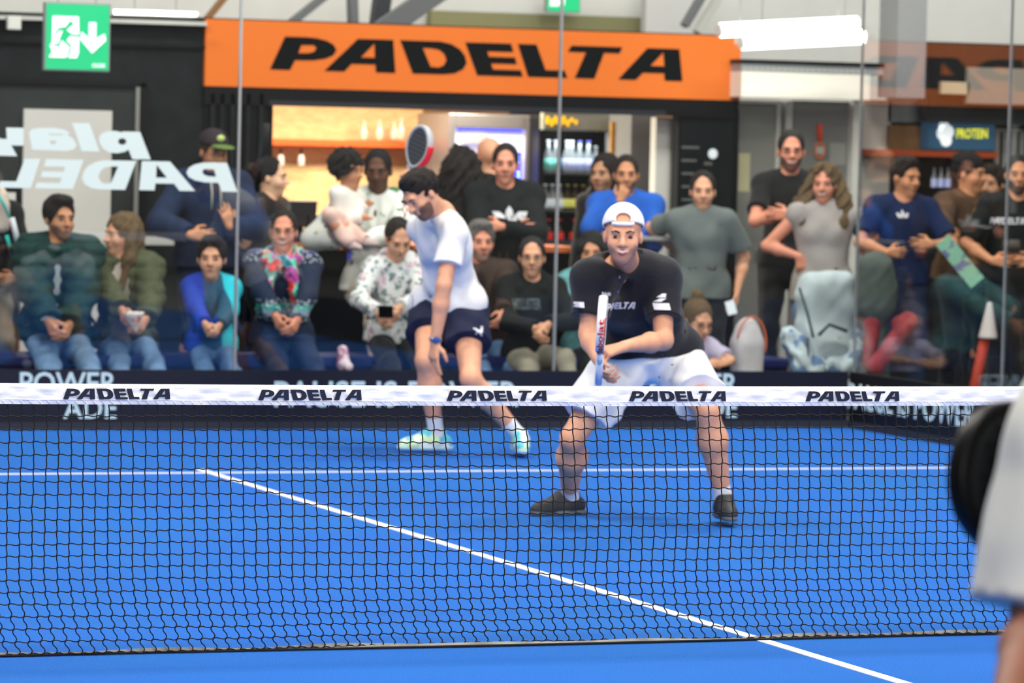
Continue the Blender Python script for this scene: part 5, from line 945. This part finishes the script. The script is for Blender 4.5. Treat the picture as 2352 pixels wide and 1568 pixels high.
stand('person in a cap and navy hoodie standing behind the lettered glass', 491, 350, 11.9, dict(k='long', m=mat('hoodie_navy', (28, 42, 72), .9, var=.2, bscale=12), t=.035, hood=1, name='hoodie'), dict(m=jeans_d), {'L': (522, 498, 11.62, (-.3, .1, .9)), 'R': (460, 540, 11.6)}, phi=18, hphi=28, pitch=-8, hair=('crop', 'brown'), cap=1, glasses=1, sk='tan', wide=1.18, extra=lambda r, K: (cap_dark(r, K), strings(r, K)))
stand('person in profile with tied dark hair and a black top by the bar', 622, 408, 12.35, dict(k='long', m=blackc, t=.02, v=.1), dict(m=blackc), {'L': (640, 560, 11.8), 'R': (560, 560, 11.9)}, phi=60, hphi=84, hair=('back', 'black'), sk='pale', wide=.95)
leaf = mat_spots('shirt_leaf', (226, 228, 224), [((60, 112, 76), 4, .63), ((140, 160, 150), 12, .7)], 12)
seated('dark-skinned person in a white shirt with green leaves holding a toddler', 868, 392, 11.75, 1.84, dict(k='long', m=leaf, t=.028, v=.2), dict(m=mat('trousers_cream', (206, 192, 178), .9)), {'L': (812, 556, 11.35, (-1, .1, 0)), 'R': (790, 548, 11.45, (-.3, .8, .1))}, phi=-4, hphi=-4, pitch=-8, hair=('crop', 'black'), sk='dark', wide=1.15, stool=.26, feetY=11.1, lean=2)
e = empty('bar_stool', V(W(860, 700, 11.85)[0], 11.85, 0), 'tall dark bar stool under the person holding the toddler', 'stool'); c = V(*e.location); MB(c).lathe(c, [(.17, .70), (.18, .72), (.18, .75), (.15, .765)], 20).build('seat', black, e); MB(c).lathe(c, [(.2, 0), (.2, .02), (.025, .04), (.025, .7)], 16).build('pedestal', steel, e, True)
MB(c).tube([c+V(.15*cos(a), .15*sin(a)-.05, .26) for a in np.linspace(0, 2*pi, 17)], .012, 6).build('footrest', steel, e, True)
tod = dict(k='long', m=mat('toddler_white', (230, 226, 220), .9), t=.024); mat('toddler_pink', (222, 184, 174), .9, var=.06, bscale=18)
hd0 = W(799, 394, 11.5)
person('toddler', 'curly-haired toddler in pale pink carried on one arm beside the orange shelf', hd0, H=.86, phi=55, hphi=60, hs=1.1, hair=('curly', 'dark'), sk='tan', top=tod, bottom=dict(m=MATS['toddler_pink'], t=.02), wide=1.3, floor=0, joints=dict(neck=W(800, 442, 11.52), pelvis=W(792, 520, 11.5)), arms={'L': dict(h=W(850, 468, 11.4), d=(0, 1, 0)), 'R': dict(h=W(842, 500, 11.35), d=(0, 1, 0))}, legs={'L': dict(a=W(838, 552, 11.3), k=CF), 'R': dict(a=W(806, 560, 11.25), k=CF)}, shoe=(190, 170, 170))
MB(W(803, 575, 11.32)).tube([W(803, 556, 11.3), W(803, 578, 11.3), W(802, 598, 11.3)], [.02, .016, .014], 8).build('ribbon', mat('ribbon_violet', (88, 80, 190), .6)); rb_ = bpy.data.objects['ribbon']; rb_.location = tuple(W(803, 575, 11.32)); tag(rb_, 'violet lanyard ribbon hanging from the hand under the toddler', 'ribbon')
e = empty('shoe_bag', W(792, 850, 10.9)*V(1, 1, 0)+V(0, 0, .0), 'pink and white boot beside the navy bench front', 'boot'); q = W(790, 826, 10.9); e.location = tuple(q)
build_solid('upper', [cone(W(787, 805, 10.92), W(789, 835, 10.9), .035, .04, k=0), cone(W(789, 838, 10.9), W(800, 842, 10.85), .038, .03, k=.02)], .008, mat_spots('boot_pink', (196, 120, 160), [((232, 214, 222), 5, .5)], 14), e)
stand('person with a mass of dark curly hair seen from behind near the lit fridge', 1062, 388, 12.2, dict(k='long', m=blackc, t=.02), dict(m=blackc), phi=165, hair=('bigcurl', 'dark', .3), sk='tan', wide=.95)
stand('bald person in warm light behind the curly-haired person', 1122, 362, 12.75, dict(k='long', m=blackc, t=.02), dict(m=blackc), phi=200, hair=None, sk='fair', wide=.95)
p6 = stand('person in a black hoodie with a white three-leaf logo, arms folded', 1161, 378, 11.9, dict(k='long', m=MATS['hoodie_black'], t=.03, hood=1, name='hoodie'), dict(m=blackc), {'L': (1130, 520, 11.62, (-1, 0, 0)), 'R': (1205, 525, 11.6, (-1, 0, 0))}, hair=('crop', 'dark'), sk='rosy', wide=1.2, hs=1.03)
tre = outline_mesh([[(.5, 0.05), (.38, .35), (.4, .7), (.5, 1), (.6, .7), (.62, .35)], [(.42, .02), (.1, .1), (0, .62), (.2, .6), (.36, .3)], [(.58, .02), (.64, .3), (.8, .6), (1, .62), (.9, .1)]])
mark_on(p6, 'chest_logo', '', pw_, *pxy(1133, 472, 1200, 506, 11.8), mesh=tre)
stand('person in a bright blue sweater with a hand over the mouth', 1438, 402, 12.0, dict(k='long', m=mat('sweater_blue', (34, 92, 190), .9), t=.03, name='sweater'), dict(m=blackc), {'R': (1432, 442, 11.75, (-.35, 0, .9), (0, -.6, .2), (.8, .3, -1), 50), 'L': (1400, 545, 11.76, (-1, 0, 0))}, hair=('crop', 'dark'), sk='tan', wide=1.2, beard=('stub4', (120, 88, 72), .002))
stand('dark-haired person mostly hidden behind the person in the blue sweater', 1388, 400, 12.5, dict(k='long', m=blackc, t=.02), dict(m=blackc), phi=-30, hair=('long', 'dark', .2), sk='olive', wide=.95)
def card(root, K): pass
p8 = stand('person in a grey T-shirt with a small chest logo and hanging arm', 1614, 440, 11.35, dict(k='tee', m=mat('tee_grey', (104, 112, 112), .9, bump=.3, bscale=10), t=.024, name='t_shirt', sl=.72, hem=.06, fold=.009, ff=18), dict(m=blackc, t=.012), {'L': (1692, 690, 11.3, (0, .1, -1), (-1, 0, 0), (1, -1, 0), 30), 'R': (1558, 600, 11.65, (-.2, 0, -1), (0, 0, 0.1), (1, -1, 0))}, hair=('back', 'dark'), sk='fair', wide=1.2, bust=1, neck=-.01)
mark_on(p8, 'chest_logo', '', MATS['print_grey'], *pxy(1648, 506, 1664, 520, 11.2), mesh=gl2)
cd = W(1679, 706, 11.18); e = MB(cd).obox(cd, (nz(CR+U3*.3), CF, nz(U3-CR*.3)), (.03, .002, .045)).build('card', lw); e.location = tuple(cd); tag(e, 'folded white card in the hanging hand of the person in grey', 'card')
stand('tall person with glasses and goatee in a black T-shirt, arms crossed', 1817, 348, 12.1, dict(k='tee', m=blackc, t=.018, name='t_shirt', sl=.7), dict(m=blackc), {'L': (1790, 492, 11.8, (-1, 0, .1), (0, -1, 0), (1, .1, -.8)), 'R': (1846, 478, 11.78, (-1, 0, 0.3), (0, -1, 0), (1, .1, -.8))}, hair=('crop', 'black'), glasses=1, smile=1, sk='rosy', wide=1.1, beard=('goat', (120, 86, 76), .002), hs=1.04)
stand('smiling person with long wavy hair in a grey sleeveless turtleneck', 1893, 424, 11.5, dict(k='none', m=mat('knit_grey', (166, 160, 158), .9, bump=.3, bscale=60), t=.026, turtle=1, name='turtleneck', hem=.1), dict(m=jeans), {'L': (1985, 560, 11.7, (0, 0, -1)), 'R': (1840, 610, 11.5, (-.2, 0, -1))}, phi=-4, hphi=-12, hair=('bigcurl', 'darkblond', .24), smile=1, sk='rosy', wide=1.2, bust=1.1)
bp = empty('backpack', W(1895, 850, 11.2)*V(1, 1, 1), 'pale blue rucksack with denim folds held in front of the grey turtleneck', 'backpack'); q = W(1897, 700, 11.2); q2 = W(1890, 800, 11.15)
build_solid('body', [rbox(q+V(0, 0, -.02), (.2, .1, .24), rr=.09, k=0), ell(q2, (.22, .12, .13), k=.06)], .011, mat('pack_pale', (186, 200, 206), .8, var=.06, bscale=6), bp, snoise(.008, 18, 4))
build_solid('denim_flap', [cone(W(1815, 770, 11.1), W(1850, 840, 11.05), .05, .09, k=0), cone(W(1850, 845, 11.05), W(1950, 845, 11.1), .08, .07, k=.04), cone(W(1965, 770, 11.15), W(1950, 840, 11.08), .05, .08, k=.03)], .011, mat_spots('pack_denim', (98, 126, 164), [((190, 206, 214), 6, .5)], 9), bp, snoise(.015, 28, 9))
MB(bp.location).tube([W(1836, 660, 11.05), W(1855, 720, 11.0), W(1868, 775, 11.0)], .009, 6).tube([W(1880, 770, 11.0), W(1905, 745, 10.98), W(1945, 760, 11.0)], .012, 6).tube([W(1855, 775, 11), W(1858, 840, 10.98)], .009, 6).build('strap', mat('strap_slate', (60, 72, 84), .7), bp, True)
# beyond the side glass
p11 = stand('person in a navy T-shirt with a small white chest logo beyond the side glass', 2080, 408, 11.4, dict(k='tee', m=mat('tee_navy', (16, 34, 74), .9, bump=.3, bscale=10), t=.024, name='t_shirt', sl=.8), dict(m=jeans_d, t=.02), {'L': (2120, 560, 11.1, (-1, 0, 0)), 'R': (2060, 580, 11.1, (-1, 0, 0))}, phi=10, hphi=38, pitch=-4, hair=('quiff', 'dark'), sk='tan', wide=1.15)
mark_on(p11, 'chest_logo', '', pw_, *pxy(2078, 482, 2102, 502, 11.2), mesh=tre)
stand('person in a brown jacket and dark beanie looking right, beyond the side glass', 2226, 400, 11.95, dict(k='jacket', m=mat('jacket_tan', (84, 62, 44), .9, var=.25, bscale=9), t=.03, open=(.0, .01), name='jacket'), dict(m=blackc), {'L': (2222, 572, 11.0, (-.8, .3, -.1), (0, -.3, -1)), 'R': (2195, 580, 11.1, (-.4, .2, -.4))}, inner=dict(k='long', m=mat('shirt_mustard', (128, 98, 60), .9), t=.018), phi=30, hphi=62, hair=('crop', 'black'), sk='tan', wide=1.1, hs=1.04, extra=lambda r, K: build_solid('beanie', [ell(K['Q'](0, -.02, .055), V(.088, .107, .088)*K['hs'], K['HR'], k=0), cut(-K['HR'][2]+.3*K['HR'][1]*-1, K['Q'](0, 0, .05))], .009, mat('beanie_black', (20, 20, 24), .9), r))
fl = W(2205, 600, 10.9); fv_ = nz(W(2250, 665, 10.9)-W(2152, 545, 10.9)); pr_ = nz(np.cross(fv_, CF)); e = MB(fl).obox(fl, (fv_, pr_, nz(np.cross(fv_, pr_))), (.19, .055, .002)).build('flyer', mat_spots('flyer_mint', (156, 214, 184), [((120, 130, 170), 3, .6)], 12)); e.location = tuple(fl); tag(e, 'mint green flyer held slanting by the person in the brown jacket', 'flyer')
p13 = stand('bearded person in a black T-shirt with white chest lettering at the right edge', 2338, 402, 11.3, dict(k='tee', m=mat('tee_black2', (16, 20, 22), .9), t=.02, name='t_shirt', sl=.9), dict(m=blackc), {'L': (2360, 600, 11.1), 'R': (2300, 600, 11.1)}, hair=('crop', 'black'), sk='tan', wide=1.12, beard=('full2', (84, 62, 52), .003))
mark_on(p13, 'lettering', '', pw_, *pxy(2308, 501, 2368, 516, 11.1), mesh=WORDMARK)
stand('person with only the face showing between the brown jacket and the black T-shirt', 2278, 424, 12.3, dict(k='long', m=blackc, t=.02), dict(m=blackc), phi=-30, hair=('short', 'dark'), sk='olive', wide=.95)
stand('person in a dark grey sweatshirt standing at the court corner, head turned away', 2012, 425, 12.6, dict(k='long', m=mat('sweat_grey', (58, 60, 62), .9), t=.03, name='sweater'), dict(m=mat('trousers_green_grey', (84, 94, 90), .9)), {'R': (2002, 552, 11.9, (-.2, .5, -.2)), 'L': (2040, 600, 12)}, phi=150, hair=('short', 'dark'), sk='fair', wide=1.1) if False else None
# bag carried by someone half out of the picture at the left
pl_ = stand('person in black with a beige and teal strapped bag, cut off by the left edge', -28, 420, 11.7, dict(k='long', m=blackc, t=.03), dict(m=mat('trousers_grey', (120, 116, 110), .9)), {'L': (20, 640, 11.4)}, phi=20, hair=('short', 'dark'), sk='tan', wide=1.1)
bg = empty('shoulder_bag', W(4, 500, 11.3), 'beige shoulder bag with teal and white straps at the left edge', 'bag'); o = V(*bg.location)
build_solid('body', [rbox(W(0, 497, 11.3), (.05, .08, .1), rr=.04, k=0), ell(W(2, 455, 11.3), (.04, .07, .07), k=.04)], .01, mat('bag_beige', (200, 184, 172), .8), bg)
MB(o).tube([W(-5, 445, 11.2), W(10, 470, 11.2), W(22, 500, 11.2)], .008, 6).tube([W(15, 540, 11.2), W(25, 575, 11.2)], .012, 6).build('strap', mat('strap_teal', (60, 196, 186), .7), bg, True); MB(o).tube([W(27, 500, 11.18), W(36, 535, 11.18), W(40, 558, 11.18)], .018, 8).build('strap', mat('strap_white', (214, 216, 222), .7), bg, True)
# reflections in the side glass built as solid shapes: bag, red legs, white cone
kb = empty('reflection_bag', W(2040, 850, 10.6)*V(1, 1, 0), 'grey bag with red parts standing in for reflected legs, near the corner', 'bag')
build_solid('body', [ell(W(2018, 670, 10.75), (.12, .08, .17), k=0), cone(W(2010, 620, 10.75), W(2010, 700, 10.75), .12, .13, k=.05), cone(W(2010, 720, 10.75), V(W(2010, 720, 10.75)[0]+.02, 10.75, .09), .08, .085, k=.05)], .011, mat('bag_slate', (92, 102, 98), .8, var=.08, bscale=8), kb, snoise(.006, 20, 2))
build_solid('reflected_leg', [cone(W(2085, 740, 10.65), W(2010, 840, 10.55), .055, .05, k=0), cone(W(2085, 735, 10.65), W(2068, 745, 10.65), .06, k=.03)], .011, mat('reflected_red', (158, 62, 66), .8, var=.3, bscale=9), kb, snoise(.006, 25, 6)); build_solid('reflected_leg', [cone(W(2003, 740, 10.7), W(1995, 840, 10.65), .055, .04, k=0)], .011, MATS['reflected_red'], kb)  # red parts stand in for reflected legs
pc = empty('reflection_cone', W(2250, 850, 10.9), 'white cone on a red-orange stem standing in for a bag reflection in the side glass', 'post'); build_solid('cone_cap', [cone(W(2273, 700, 10.9), W(2268, 790, 10.9), .02, .07, k=0), cut(-U3, W(2268, 777, 10.9))], .008, mat('reflected_white', (212, 204, 204), .7), pc); MB(pc.location).tube([W(2262, 778, 10.92), W(2240, 880, 10.92), W(2225, 960, 10.92)], .035, 10).build('post', mat('reflected_orange', (176, 60, 36), .6), pc, True)  # bag reflection built as a solid cone on a stem
